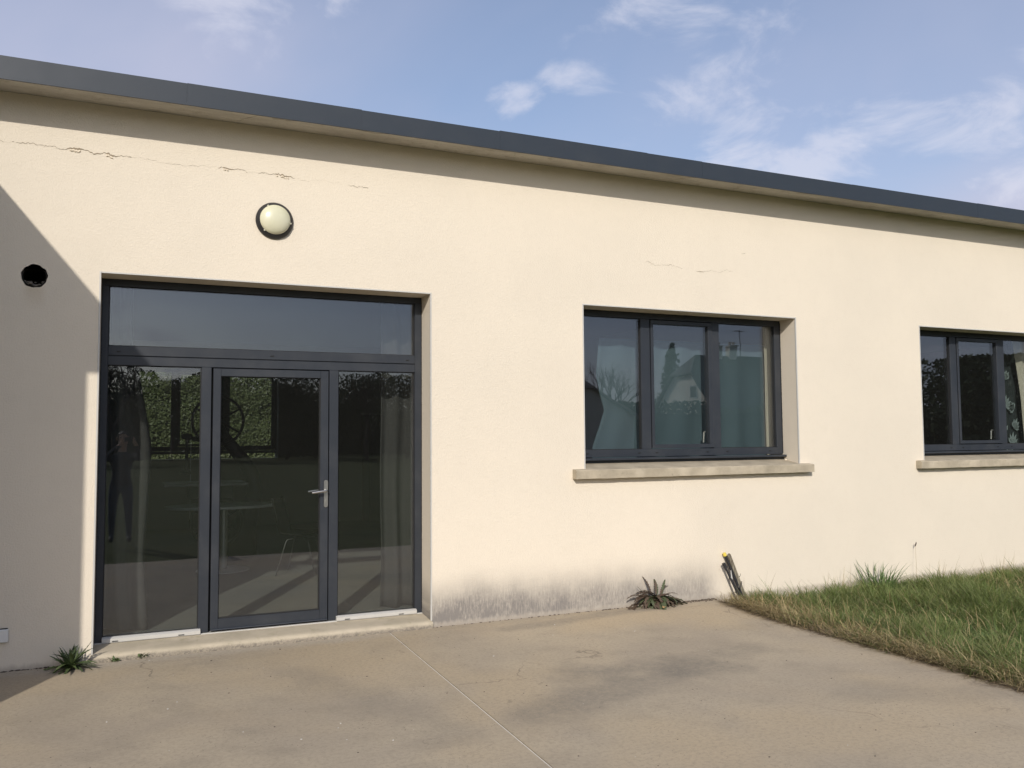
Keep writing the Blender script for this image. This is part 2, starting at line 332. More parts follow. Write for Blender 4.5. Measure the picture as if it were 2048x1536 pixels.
# ------------------------------------------------------------------ mesh helpers
class MB:
    def __init__(s): s.bm = bmesh.new()
    def box(s, x0, x1, y0, y1, z0, z1, bev=0.0):
        vs = [s.bm.verts.new((x, y, z)) for x in (x0, x1) for y in (y0, y1) for z in (z0, z1)]
        idx = ((0, 1, 3, 2), (4, 6, 7, 5), (0, 4, 5, 1), (2, 3, 7, 6), (0, 2, 6, 4), (1, 5, 7, 3))
        fs = [s.bm.faces.new([vs[i] for i in q]) for q in idx]
        if bev:
            es = list({e for f in fs for e in f.edges})
            bmesh.ops.bevel(s.bm, geom=es, offset=bev, segments=1, affect='EDGES', clamp_overlap=True)
        return s
    def poly(s, pts): s.bm.faces.new([s.bm.verts.new(p) for p in pts]); return s
    def prism(s, prof, a, b, axis='x'):
        """profile of (u, v) pairs swept along axis; u, v are the other two axes in order."""
        def P(t, u, v): return {'x': (t, u, v), 'y': (u, t, v), 'z': (u, v, t)}[axis]
        A = [s.bm.verts.new(P(a, u, v)) for u, v in prof]; B = [s.bm.verts.new(P(b, u, v)) for u, v in prof]
        n = len(prof)
        s.bm.faces.new(A); s.bm.faces.new(B[::-1])
        for i in range(n): s.bm.faces.new((A[i], B[i], B[(i+1) % n], A[(i+1) % n]))
        return s
    def tube(s, pts, rad, seg=8, cap=True):
        pts = [Vector(p) for p in pts]; n = len(pts)
        if isinstance(rad, (int, float)): rad = [rad]*n
        rings = []; ref = None
        for i, p in enumerate(pts):
            d = (pts[min(i+1, n-1)]-pts[max(i-1, 0)]).normalized()
            if ref is None: ref = d.orthogonal().normalized()
            ref = (ref-d*ref.dot(d)); ref = ref.normalized() if ref.length > 1e-6 else d.orthogonal().normalized()
            b = d.cross(ref)
            rings.append([s.bm.verts.new(p+rad[i]*(cos(2*pi*k/seg)*ref+sin(2*pi*k/seg)*b)) for k in range(seg)])
        for a, b in zip(rings, rings[1:]):
            for k in range(seg): s.bm.faces.new((a[k], a[(k+1) % seg], b[(k+1) % seg], b[k]))
        if cap: s.bm.faces.new(rings[0][::-1]); s.bm.faces.new(rings[-1])
        return s
    def lathe(s, prof, c, axis=Vector((0, -1, 0)), seg=48, capend=True):
        """profile (radius, height along axis)."""
        axis = Vector(axis).normalized(); a = axis.orthogonal().normalized(); b = axis.cross(a); c = Vector(c)
        rings = []
        for r, h in prof:
            if r < 1e-6: rings.append([s.bm.verts.new(c+axis*h)]); continue
            rings.append([s.bm.verts.new(c+axis*h+r*(cos(2*pi*k/seg)*a+sin(2*pi*k/seg)*b)) for k in range(seg)])
        for A, B in zip(rings, rings[1:]):
            for k in range(seg):
                k2 = (k+1) % seg
                if len(A) == 1 and len(B) == 1: continue
                if len(A) == 1: s.bm.faces.new((A[0], B[k], B[k2]))
                elif len(B) == 1: s.bm.faces.new((A[k], A[k2], B[0]))
                else: s.bm.faces.new((A[k], A[k2], B[k2], B[k]))
        return s
    def mesh(s, name, mat, smooth=False):
        bmesh.ops.recalc_face_normals(s.bm, faces=s.bm.faces)
        me = bpy.data.meshes.new(name); s.bm.to_mesh(me); s.bm.free()
        for m in (mat if isinstance(mat, (list, tuple)) else [mat]): me.materials.append(m)
        if smooth:
            me.polygons.foreach_set('use_smooth', [True]*len(me.polygons))
        return me
    def build(s, name, mat, parent=None, smooth=False):
        return put(name, s.mesh(name, mat, smooth), parent)

def put(name, me, parent=None):
    o = bpy.data.objects.new(name, me); COL.objects.link(o)
    if parent: o.parent = parent
    return o
def tag(o, label=None, cat=None, group=None, kind=None):
    if label: o['label'] = label
    if cat: o['category'] = cat
    if group: o['group'] = group
    if kind: o['kind'] = kind
    return o
def empty(name, loc=(0, 0, 0), **k):
    o = bpy.data.objects.new(name, None); COL.objects.link(o); o.location = loc; o.empty_display_size = 0.2
    return tag(o, **k)
def raw(name, V, Fq, mat, parent=None, smooth=False):
    """mesh from numpy arrays; Fq is (n, 4) or (n, 3)."""
    me = bpy.data.meshes.new(name); V = np.asarray(V, np.float32); Fq = np.asarray(Fq, np.int32)
    k = Fq.shape[1]; n = len(Fq)
    me.vertices.add(len(V)); me.vertices.foreach_set('co', V.ravel())
    me.loops.add(n*k); me.loops.foreach_set('vertex_index', Fq.ravel())
    me.polygons.add(n); me.polygons.foreach_set('loop_start', np.arange(0, n*k, k, dtype=np.int32))
    me.update(calc_edges=True); me.materials.append(mat)
    if smooth: me.polygons.foreach_set('use_smooth', np.ones(n, dtype=bool))
    return put(name, me, parent)
def autosmooth(o, ang=35):
    me = o.data
    me.polygons.foreach_set('use_smooth', [True]*len(me.polygons)); me.set_sharp_from_angle(angle=RAD(ang)); return o

# ------------------------------------------------------------------ ground and patio
def mat_soil():
    m = Mat('meadow_soil', (0.08, 0.08, 0.04), 0.95, spec=0.1)
    c = m.col((0.055, 0.075, 0.022), m.step(m.noise(0.6, 5), 0.35, 0.65), (0.085, 0.095, 0.034))
    c = m.col(c, m.math('MULTIPLY', m.step(m.noise(7, 6, .7), 0.45, 0.7), 0.6), (0.10, 0.082, 0.045))
    m.base(c); m.bump(m.noise(25, 6), 0.04, 0.8); return m.m
SOILM = mat_soil()
g = MB()
g.poly([(-400, -400, -0.09), (400, -400, -0.09), (400, 400, -0.09), (-400, 400, -0.09)])
tag(g.build('ground', SOILM), kind='structure')

patio = empty('patio', kind='structure')
def jx(y): return 2.055 + y*0.027           # the joint runs slightly askew
def right_edge(y):                           # the patio's right edge
    return 5.47 - 0.16*min(1, -y/1.2) - 0.02*sin(-y*2.1)
ys = [0.02, -0.3, -0.7, -1.2, -1.8, -2.4, -3.0, -3.6, -4.2, -5.0]
def slab(left, right, top=0.0):
    b = MB(); n = len(ys)
    T = [[b.bm.verts.new((f(y), y, z)) for y in ys for f in (left, right)] for z in (top, top-0.12)]
    for i in range(n-1):
        a, c = 2*i, 2*i+2
        b.bm.faces.new((T[0][a], T[0][a+1], T[0][c+1], T[0][c])); b.bm.faces.new((T[1][a], T[1][c], T[1][c+1], T[1][a+1]))
        b.bm.faces.new((T[0][a], T[0][c], T[1][c], T[1][a])); b.bm.faces.new((T[0][a+1], T[1][a+1], T[1][c+1], T[0][c+1]))
    b.bm.faces.new((T[0][0], T[1][0], T[1][1], T[0][1])); b.bm.faces.new((T[0][-2], T[0][-1], T[1][-1], T[1][-2]))
    return b
slab(lambda y: -4.0, lambda y: jx(y)-0.007).build('concrete_slab', PATIO, patio)
slab(lambda y: jx(y)+0.007, right_edge).build('concrete_slab', PATIO, patio)
FILL = simple('joint_mortar', (0.74, 0.70, 0.62), 0.9, var=0.2, scale=12)
slab(lambda y: jx(y)-0.0075, lambda y: jx(y)+0.0020, -0.003).build('joint_filler', FILL, patio)

# ------------------------------------------------------------------ the building
B = empty('building', (0, 0, 0), label='long low building with cream render, flat roof and anthracite door and windows', cat='building')
X0, X1 = -1.94, 16.0
WIN_X = [3.987, 8.535]; WW = 2.650; ZH = 2.936; ZS = 1.300
DX0, DX1, DZH = -0.230, 2.430, 2.946
ZTOP = 4.262
holes = [(DX0, DX1, -0.1, DZH)] + [(x, x+WW, ZS, ZH) for x in WIN_X]

def wall_grid(xs, zs, holes, y0, y1, round_hole=None):
    """solid wall between y0 and y1 with rectangular openings; round_hole = (cx, cz, r, cell half size)."""
    b = MB(); V = {}
    def v(x, y, z):
        k = (round(x, 4), round(y, 4), round(z, 4))
        if k not in V: V[k] = b.bm.verts.new(k)
        return V[k]
    xs = sorted(set(xs)); zs = sorted(set(zs))
    def solid(i, j):
        if i < 0 or j < 0 or i >= len(xs)-1 or j >= len(zs)-1: return False
        cx, cz = (xs[i]+xs[i+1])/2, (zs[j]+zs[j+1])/2
        return not any(h[0] < cx < h[1] and h[2] < cz < h[3] for h in holes)
    for i in range(len(xs)-1):
        for j in range(len(zs)-1):
            if not solid(i, j): continue
            a, c, d, e = xs[i], xs[i+1], zs[j], zs[j+1]
            if round_hole and a < round_hole[0] < c and d < round_hole[1] < e:
                cx, cz, r, _ = round_hole; n = 40
                ring = []; out = []
                for k in range(n):
                    t = 2*pi*(k+0.5)/n; w = 1+0.025*sin(5*t)+0.02*sin(11*t+1)
                    ring.append((cx+r*w*cos(t), cz+r*w*sin(t)))
                    s = min((c-cx if cos(t) > 0 else cx-a)/max(abs(cos(t)), 1e-6), (e-cz if sin(t) > 0 else cz-d)/max(abs(sin(t)), 1e-6))
                    out.append((cx+s*cos(t), cz+s*sin(t)))
                for k in range(n):
                    k2 = (k+1) % n
                    pts = [ring[k], out[k]]
                    # include the cell corner when the two rays hit different sides
                    o1, o2 = out[k], out[k2]
                    if abs(o1[0]-o2[0]) > 1e-5 and abs(o1[1]-o2[1]) > 1e-5:
                        pts.append((c if (o1[0]+o2[0])/2 > cx else a, e if (o1[1]+o2[1])/2 > cz else d))
                    pts += [out[k2], ring[k2]]
                    b.bm.faces.new([v(p[0], y0, p[1]) for p in pts])
                    b.bm.faces.new([v(ring[k][0], y0, ring[k][1]), v(ring[k2][0], y0, ring[k2][1]), v(ring[k2][0], y1, ring[k2][1]), v(ring[k][0], y1, ring[k][1])])
            else:
                b.bm.faces.new((v(a, y0, d), v(c, y0, d), v(c, y0, e), v(a, y0, e)))
                b.bm.faces.new((v(a, y1, d), v(a, y1, e), v(c, y1, e), v(c, y1, d)))
            for ok, q in ((solid(i-1, j), ((a, y0, d), (a, y0, e), (a, y1, e), (a, y1, d))), (solid(i+1, j), ((c, y0, d), (c, y1, d), (c, y1, e), (c, y0, e))),
                          (solid(i, j-1), ((a, y0, d), (a, y1, d), (c, y1, d), (c, y0, d))), (solid(i, j+1), ((a, y0, e), (c, y0, e), (c, y1, e), (a, y1, e)))):
                if not ok: b.bm.faces.new([v(*p) for p in q])
    return b
VX, VZ, VR = -0.677, 2.548+0.0, 0.088
VZ = 1.224+1.663
xs = [X0, X1, VX-0.14, VX+0.14] + [q for h in holes for q in h[:2]]
zs = [-0.12, ZTOP, VZ-0.14, VZ+0.14] + [q for h in holes for q in h[2:] if q > 0]
wall_grid(xs, zs, [(h[0], h[1], h[2]-0.1 if h[2] < 0 else h[2], h[3]) for h in holes], 0.0, 0.40, (VX, VZ, VR, 0.14)).build('wall', RENDER, B)

# soffit, roof, fascia
OV = 0.325
b = MB(); nx = 60
for i in range(nx):
    a, c = -1.6+(X1+0.2+1.6)*i/nx, -1.6+(X1+0.2+1.6)*(i+1)/nx
    b.poly([(a, -OV+0.004, 4.250), (c, -OV+0.004, 4.250), (c, 0.05, 4.266), (a, 0.05, 4.266)])
b.poly([(-1.6, -OV+0.004, 4.33), (-1.6, 0.05, 4.33), (X1+.2, 0.05, 4.33), (X1+.2, -OV+0.004, 4.33)])
b.build('soffit', SOFFIT, B)
# cracked skim joints on the soffit: shallow raised ridges of render
rb = MB()
for xc, ln, sl in ((3.15, 0.20, 0.25), (0.9, .25, -.4), (5.72, 0.18, 0.2), (9.4, 0.25, 0.3)):
    p = [Vector((xc+sl*t*0.4+rng.uniform(-.012, .012), -OV+0.03+t*0.27, 4.2515+t*0.0125)) for t in np.linspace(0, 1, 6)]
    rb.tube(p, [0.004+rng.random()*0.004 for _ in p], 5)
for xc in (1.0, 2.4, 4.6, 6.4, 8.4):
    p = [Vector((xc+t*1.1, -OV+0.045+0.03*sin(t*9+xc)+rng.uniform(-.008, .008), 4.2525)) for t in np.linspace(0, 1, 16)]
    rb.tube(p, [0.0025+rng.random()*0.002 for _ in p], 4)
tag(rb.build('soffit_ridge', SOFFIT, B), kind='stuff')
MB().box(-1.7, X1+0.3, -OV+0.02, 9.7, 4.335, 4.385).build('roof', ROOFM, B)
joints = [-1.65, 0.35, 1.72+0.0, 2.98, 4.54, 5.19, 7.2, 9.2, 11.2, 13.2, X1+0.3]
for i in range(len(joints)-1):
    a, c = joints[i], joints[i+1]; dz = (0.0, 0.0025, -0.002, 0.0035, 0.001, -0.002)[i % 6]; dy = 0.0006*(i % 2)
    b = MB()
    pf = [(-OV-dy, 4.235), (-OV-dy, 4.405+dz), (-OV+0.10, 4.409+dz), (-OV+0.10, 4.400+dz), (-OV-dy+0.004, 4.395+dz), (-OV-dy+0.004, 4.239), (-OV+0.012, 4.239), (-OV+0.012, 4.235)]
    b.prism(pf, a+0.0004, c-0.0004)
    b.build('fascia_panel', FASCIA, B)

# wing to the left (its shadow falls across the wall)
MB().box(-8.0, -1.945, -3.23, 9.4, -0.12, 4.26).build('wing_wall', RENDER, B)
MB().box(-8.3, -1.70, -3.30, 9.7, 4.238, 4.393).build('wing_roof', ROOFM, B)
MB().box(-1.699, -1.615, -3.34, -0.335, 4.238, 4.408).build('wing_fascia', FASCIA, B)
MB().box(-8.3, -1.699, -3.34, -3.301, 4.238, 4.408).build('wing_fascia', FASCIA, B)
# back, end and dividing walls, floor, ceiling
YB = 9.0
BX = -0.15
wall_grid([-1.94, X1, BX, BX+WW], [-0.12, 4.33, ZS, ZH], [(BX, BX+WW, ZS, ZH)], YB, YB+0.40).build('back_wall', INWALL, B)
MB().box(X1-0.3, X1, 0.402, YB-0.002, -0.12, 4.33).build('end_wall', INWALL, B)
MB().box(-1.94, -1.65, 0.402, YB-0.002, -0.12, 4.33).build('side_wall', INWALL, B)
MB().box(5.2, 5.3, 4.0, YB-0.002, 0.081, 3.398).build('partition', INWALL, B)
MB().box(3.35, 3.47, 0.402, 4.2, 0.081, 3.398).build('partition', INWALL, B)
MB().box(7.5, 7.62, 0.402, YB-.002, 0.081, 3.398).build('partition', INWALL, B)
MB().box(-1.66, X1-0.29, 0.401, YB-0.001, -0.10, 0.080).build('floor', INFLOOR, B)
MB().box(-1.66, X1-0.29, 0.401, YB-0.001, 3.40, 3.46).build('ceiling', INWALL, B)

# white corner beads round the openings
for h, sill in ((holes[0], 0.06), (holes[1], 1.345), (holes[2], 1.345)):
    b = MB(); w = 0.010
    b.box(h[0]-w, h[0]+0.002, -0.004, 0.012, sill, h[3]+w); b.box(h[1]-0.002, h[1]+w, -0.004, 0.012, sill, h[3]+w)
    b.box(h[0]+0.0025, h[1]-0.0025, -0.0035, 0.012, h[3]-0.002, h[3]+w-0.001)
    b.build('corner_bead', WHITE, B)

# crack across the render
def crack(pts, bumps, base_w, seed, name='wall_crack'):
    r = random.Random(seed); b = MB(); lips = MB(); nlip = 0
    n = int((pts[-1][0]-pts[0][0])/0.009); off = 0; prev = None; gate = 1
    for i in range(n+1):
        x = pts[0][0]+(pts[-1][0]-pts[0][0])*i/n
        for (xa, za), (xb, zb) in zip(pts, pts[1:]):
            if xa <= x <= xb: z = za+(zb-za)*(x-xa)/(xb-xa)
        off = off*0.86+r.gauss(0, 0.0045)
        w = base_w*r.uniform(0.2, 1.5)+sum(.75*a*math.exp(-((x-c)/s)**2)*r.uniform(.5, 1.3) for c, s, a in bumps)
        if r.random() < 0.10: gate = 0 if r.random() < 0.45 else 1
        if not gate: w *= 0.12
        z += off
        cur = (x, z-w*0.5, z+w*0.5)
        if prev:
            b.poly([(prev[0], -0.0016, prev[1]), (cur[0], -0.0016, cur[1]), (cur[0], -0.0016, cur[2]), (prev[0], -0.0016, prev[2])])
            if w > 0.010:
                d = 0.006+0.5*w*r.random(); h2 = 0.55*w+0.007; zz = (prev[1], cur[1])
                lips.poly([(prev[0], -0.001, zz[0]+.001), (cur[0], -0.001, zz[1]+.001), (cur[0], -d, zz[1]-h2), (prev[0], -d, zz[0]-h2)])
                lips.poly([(prev[0], -d, zz[0]-h2), (cur[0], -d, zz[1]-h2), (cur[0], -0.001, zz[1]-h2-.004), (prev[0], -0.001, zz[0]-h2-.004)]); nlip += 1
        prev = cur
    c = b.build(name, CRACK, B)
    if nlip: tag(lips.build('flaked_edge', LIP, c), kind='stuff')
    else: lips.bm.free()
crack([(-1.3, 3.895), (-.925, 3.889), (-.462, 3.879), (.211, 3.863), (.627, 3.862), (1.065, 3.864), (1.612, 3.851), (1.86, 3.845)],
      [(-.42, .05, .018), (-.30, .05, .008), (-.18, .05, .012), (-.02, .03, .006), (.10, .05, .009), (.28, .06, .014), (.43, .05, .012), (.68, .05, .009), (1.13, .06, .012), (1.30, .03, .007)], 0.0035, 3)
crack([(4.70, 3.398), (5.006, 3.398), (5.36, 3.383), (5.80, 3.386)], [(5.38, .04, .006), (5.0, .03, .003), (4.78, .04, .003)], 0.0014, 8)
crack([(5.92, 3.598), (6.09, 3.603)], [(5.97, .03, .003)], 0.001, 9)

# open flue pipe in the wall
b = MB(); b.lathe([(VR-0.012, 0.02), (VR-0.004, 0.012), (VR-0.004, -0.30), (0.0, -0.30)], (VX, 0.03, VZ), seg=40)
vp = b.build('flue_pipe', PIPEM, B, True)
b = MB()
for i in range(26):
    a = rng.uniform(-2.6, -0.5); q = rng.uniform(0.45, 0.95)*VR
    c = Vector((VX+q*cos(a), rng.uniform(0.02, 0.10), VZ+q*sin(a))); s = rng.uniform(0.005, 0.015)
    b.box(c.x-s, c.x+s, c.y-s, c.y+s, c.z-s*.6, c.z+s*.6, s*0.4)
RUBBLE = simple('rubble_in_pipe', (0.24, 0.21, 0.17), 0.95, var=0.6, scale=60)
tag(b.build('rubble', RUBBLE, vp), kind='stuff')

# door step
b = MB(); pf = [(0.262, -0.12), (0.262, 0.083), (0.06, 0.066), (0.01, 0.060), (-0.012, 0.053), (-0.026, 0.040), (-0.032, 0.024), (-0.034, -0.004), (-0.03, -0.12)]
nseg = 44; rows = []
for i in range(nseg+1):
    x = DX0-0.012+(DX1-DX0+0.05)*i/nseg
    row = []
    for k, (y, z) in enumerate(pf):
        j = 0.0006
        row.append(b.bm.verts.new((x, min(y+rng.uniform(-j, j), -0.003) if y <= 0.0 and k >= 3 else y, z+(rng.uniform(-j, j) if k < 8 else 0))))
    rows.append(row)
for A, C in zip(rows, rows[1:]):
    for k in range(len(pf)-1): b.bm.faces.new((A[k], C[k], C[k+1], A[k+1]))
b.bm.faces.new(rows[0]); b.bm.faces.new(rows[-1][::-1])
# keep the part inside the opening clear of the reveals
for row in rows[:1]:
    for v in row: v.co.x = DX0+0.001 if v.co.y > -0.002 else v.co.x
for row in rows[-1:]:
    for v in row: v.co.x = DX1-0.001 if v.co.y > -0.002 else DX1+0.012
for i, row in enumerate(rows[1:-1]):
    for v in row:
        if v.co.y > -0.002: v.co.x = min(max(v.co.x, DX0+0.002), DX1-0.002)
autosmooth(b.build('door_step', STEP, B), 50)

# windows ---------------------------------------------------------------------------------
def drain_caps(xs, z, y, sg, parent):
    for x in xs:
        b = MB(); b.box(x-0.012, x+0.010, min(y, y-sg*0.006), max(y, y-sg*0.006), z-0.005, z+0.004, 0.0015)
        b.box(x+0.0105, x+0.017, min(y, y-sg*0.004), max(y, y-sg*0.004), z-0.003, z+0.006)
        b.build('drain_cap', RUBBER, parent)
def make_window(x0, yf, sg=1, sill=True):
    """three-light window; yf = outer face of the frame, sg=+1 when indoors is towards +y."""
    Y = lambda d: yf+sg*d
    def bx(b, a, c, d0, d1, z0, z1, bev=0.002): b.box(a, c, min(Y(d0), Y(d1)), max(Y(d0), Y(d1)), z0, z1, bev)
    xe = x0+WW; m1, m2, m3, m4 = x0+0.81, x0+0.92, x0+1.713, x0+1.806
    b = MB()
    bx(b, x0+.001, xe-.001, 0, 0.07, 2.873, ZH-0.001); bx(b, x0+.001, x0+0.085, 0.0005, 0.07, 1.5232, 2.8728); bx(b, xe-0.085, xe-.001, .0005, 0.07, 1.5232, 2.8728)
    bx(b, x0+.001, xe-.001, 0, 0.07, 1.448, 1.523)
    bx(b, m1, m2, 0.001, 0.07, 1.5232, 2.8728); bx(b, m3, m4, 0.001, 0.07, 1.5232, 2.8728)
    w = b.build('window', FRAME, B)
    # glazing gaskets of the fixed lights, then panes
    for a, c in ((x0+0.085, m1), (m4, xe-0.085)):
        b = MB(); q = 0.006
        bx(b, a, a+q, 0.020, 0.052, 1.5232, 2.8728, 0); bx(b, c-q, c, 0.020, 0.052, 1.5232, 2.8728, 0)
        bx(b, a+q+.0002, c-q-.0002, 0.0205, 0.0515, 1.5232, 1.5232+q, 0); bx(b, a+q+.0002, c-q-.0002, 0.0205, 0.0515, 2.8728-q, 2.8728, 0)
        b.build('gasket', RUBBER, w)
        b = MB(); bx(b, a+0.003, c-0.003, 0.026, 0.046, 1.5262, 2.8698, 0); b.build('pane', GLASS, w)
    # opening sash
    a, c, z0, z1 = m2+0.008, m3-0.006, 1.531, 2.866
    b = MB(); f = 0.040
    bx(b, a, c, -0.008, 0.068, z1-f, z1); bx(b, a, c, -0.008, 0.068, z0, z0+f)
    bx(b, a+.0004, a+f-.006, -0.0075, 0.068, z0+f+.0002, z1-f-.0002); bx(b, c-f-.012, c-.0004, -0.0075, 0.068, z0+f+.0002, z1-f-.0002)
    b.build('sash', FRAME, w)
    b = MB(); bx(b, a+f-.010, c-f-.008, 0.020, 0.040, z0+f-.004, z1-f+.004, 0); b.build('pane', GLASS, w)
    b = MB(); bx(b, m2+.0005, a+.004, 0.055, 0.066, z0, z1, 0); bx(b, c-.004, m3-.0005, 0.055, 0.066, z0, z1, 0); tag(b.build('gasket', RUBBER, w), kind='stuff')
    # handle inside
    b = MB(); hx = c-0.030
    bx(b, hx-0.011, hx+0.011, 0.0685, 0.080, 1.66, 1.73, 0.003); b.tube([(hx, Y(0.079), 1.70), (hx, Y(0.118), 1.70), (hx-.004, Y(0.125), 1.69), (hx-0.012, Y(0.125), 1.585)], [.007, .007, .008, .007], 8)
    b.build('handle', WHITE, w)
    if sg > 0: drain_caps([x0+0.16, x0+0.77, x0+0.98, x0+1.62, x0+1.88, x0+2.46], 1.487, Y(0), sg, w)
    # metal drip sill under the frame
    b = MB(); bx(b, x0+.003, xe-.003, -0.062, -0.001, 1.418, 1.442, 0.004); bx(b, x0+.003, xe-.003, -0.012, 0.06, 1.392, 1.4175, 0.002); b.build('drip_sill', FRAME, w)
    return w
WINS = [make_window(x, 0.245) for x in WIN_X]
make_window(BX, YB+0.40-0.10, -1)
# foam line beside the frame where the render was never trimmed
for x0 in WIN_X:
    r = random.Random(int(x0*10)); b = MB(); z = 1.46
    while z < 2.90:
        s = r.uniform(.004, .011); b.box(x0+WW-0.001-s*1.1, x0+WW-0.0005, 0.243-s*.6, 0.2442, z, z+s*1.6, s*.3); z += s*1.5
    tag(b.build('frame_seal', RUBBER, B), kind='stuff')
# lumps of plaster left in the corner of each window ledge
for x0 in WIN_X:
    b = MB(); b.box(x0+WW-0.045, x0+WW-0.012, 0.165, 0.182, 1.378, 1.392, 0.005); b.build('plaster_lump', LIP, B)
# concrete sills
for x0 in WIN_X:
    b = MB(); r = random.Random(int(x0*100))
    prof = [(-0.078, 1.256), (-0.080, 1.334), (-0.073, 1.341), (0.002, 1.349), (0.002, 1.256)]
    xsn = np.linspace(x0-0.137, x0+2.788, 60); rows = []
    for x in xsn: rows.append([b.bm.verts.new((x, y+(r.uniform(-.0018, .0018) if y < 0 else 0), z+r.uniform(-.0015, .0015))) for y, z in prof])
    for A, C in zip(rows, rows[1:]):
        for k in range(5): b.bm.faces.new((A[k], A[(k+1) % 5], C[(k+1) % 5], C[k]))
    b.bm.faces.new(rows[0]); b.bm.faces.new(rows[-1][::-1])
    b.prism([(0.0025, 1.302), (0.0025, 1.3495), (0.24, 1.391), (0.33, 1.391), (0.33, 1.302)], x0+0.0015, x0+WW-0.0015)
    autosmooth(b.build('window_sill', SILL, B), 40)

# glazed entrance ----------------------------------------------------------------------------
YF = 0.248; d0, d1 = YF, YF+0.075
b = MB(); e = 0.0004; bv = 0.002
b.box(DX0+.001, DX1-.001, d0, d1, 2.890, DZH-.001, bv)                    # head
b.box(DX0+.001, -0.175, d0+.0005, d1, 0.078, 2.8896, bv); b.box(2.364, DX1-.001, d0+.0005, d1, 0.078, 2.8896, bv)   # jambs
b.box(-0.1746, 2.3636, d0+.001, d1, 2.334, 2.410, bv)                     # bottom rail of the transom light
b.box(-0.1746, 2.3636, d0+.003, d1, 2.256, 2.3275, bv)                    # head of the lower frame
b.box(-0.1746, 2.3636, d0+.014, d1-.01, 2.3275, 2.334)                    # dark joint between the two
b.box(0.527, 0.605, d0+.002, d1, 0.093, 2.2556, bv); b.box(1.584, 1.663, d0+.002, d1, 0.093, 2.2556, bv)            # mullions
scr = b.build('entrance_frame', FRAME, B)
for a, c, z0, z1 in ((-0.1746, 2.3636, 2.410, 2.890), (-0.1746, 0.527, 0.120, 2.256), (1.663, 2.3636, 0.120, 2.256)):
    q = 0.006; b = MB()
    b.box(a, a+q, d0+.018, d0+.052, z0, z1); b.box(c-q, c, d0+.018, d0+.052, z0, z1)
    b.box(a+q+e, c-q-e, d0+.0185, d0+.0515, z0, z0+q); b.box(a+q+e, c-q-e, d0+.0185, d0+.0515, z1-q, z1)
    b.build('gasket', RUBBER, scr)
    MB().box(a+.003, c-.003, d0+.026, d0+.046, z0+.003, z1-.003).build('pane', GLASS, scr)
for a, c in ((-0.1746, 0.545), (1.650, 2.372)):
    b = MB(); b.prism([(YF-.028, 0.088), (YF-.030, 0.116), (YF-.004, 0.126), (YF+.05, 0.126), (YF+.05, 0.088)], a, c)
    st = b.build('sill_strip', WHITE, scr)
    for t in (0.13, 0.80):
        x = a+(c-a)*t; b = MB(); b.box(x-.022, x+.022, YF-.0325, YF-.0285, 0.093, 0.099); b.build('drain_slot', RUBBER, scr)
MB().box(DX0+.002, DX1-.002, YF-.016, YF+.06, 0.0785, 0.0875, .001).build('threshold', WHITE, scr)
drain_caps([-0.10, 1.09, 2.29], 2.365, YF+.001, 1, scr)
# foam bead and dirty edges beside the jambs
r = random.Random(4); b = MB()
for x, sgn in ((DX1, -1), (DX0, 1)):
    z = 0.12
    while z < 2.92:
        s = r.uniform(.003, .009); xa = x+sgn*0.0008; xb = x+sgn*(s+.001)
        b.box(min(xa, xb), max(xa, xb), YF-s*.5, YF-.0005, z, z+s*1.6, s*.25); z += s*r.uniform(1.2, 2.4)
tag(b.build('frame_seal', RUBBER, B), kind='stuff')

# door leaf
lx0, lx1, lz0, lz1 = 0.6195, 1.575, 0.100, 2.2475; g0, g1, h0, h1 = 0.680, 1.507, 0.190, 2.184
b = MB(); y0, y1 = YF-.006, YF+.066
b.box(lx0, g0, y0, y1, lz0, lz1, bv); b.box(g1, lx1, y0, y1, lz0, lz1, bv)
b.box(g0+e, g1-e, y0+.0005, y1, lz0, h0, bv); b.box(g0+e, g1-e, y0+.0005, y1, h1, lz1, bv)
door = b.build('door', FRAME, B)
b = MB(); q = .006
b.box(g0, g0+q, y0+.012, y0+.050, h0, h1); b.box(g1-q, g1, y0+.012, y0+.050, h0, h1); b.box(g0+q+e, g1-q-e, y0+.0125, y0+.0495, h0, h0+q); b.box(g0+q+e, g1-q-e, y0+.0125, y0+.0495, h1-q, h1)
b.build('gasket', RUBBER, door)
MB().box(g0+.003, g1-.003, y0+.022, y0+.042, h0+.003, h1-.003).build('pane', GLASS, door)
b = MB(); b.prism([(y0-.001, 0.118), (y0-.012, 0.112), (y0-.014, 0.104), (y0-.001, 0.104)], lx0+.004, lx1-.004); b.build('weather_bar', FRAME, door)
# rebate behind the gap round the leaf
b = MB(); b.box(.6055, .6185, YF+.055, YF+.07, .093, 2.2556); b.box(1.5755, 1.5836, YF+.055, YF+.07, .093, 2.2556); b.box(.619, 1.575, YF+.055, YF+.07, 2.2482, 2.2556); tag(b.build('rebate', RUBBER, scr), kind='stuff')
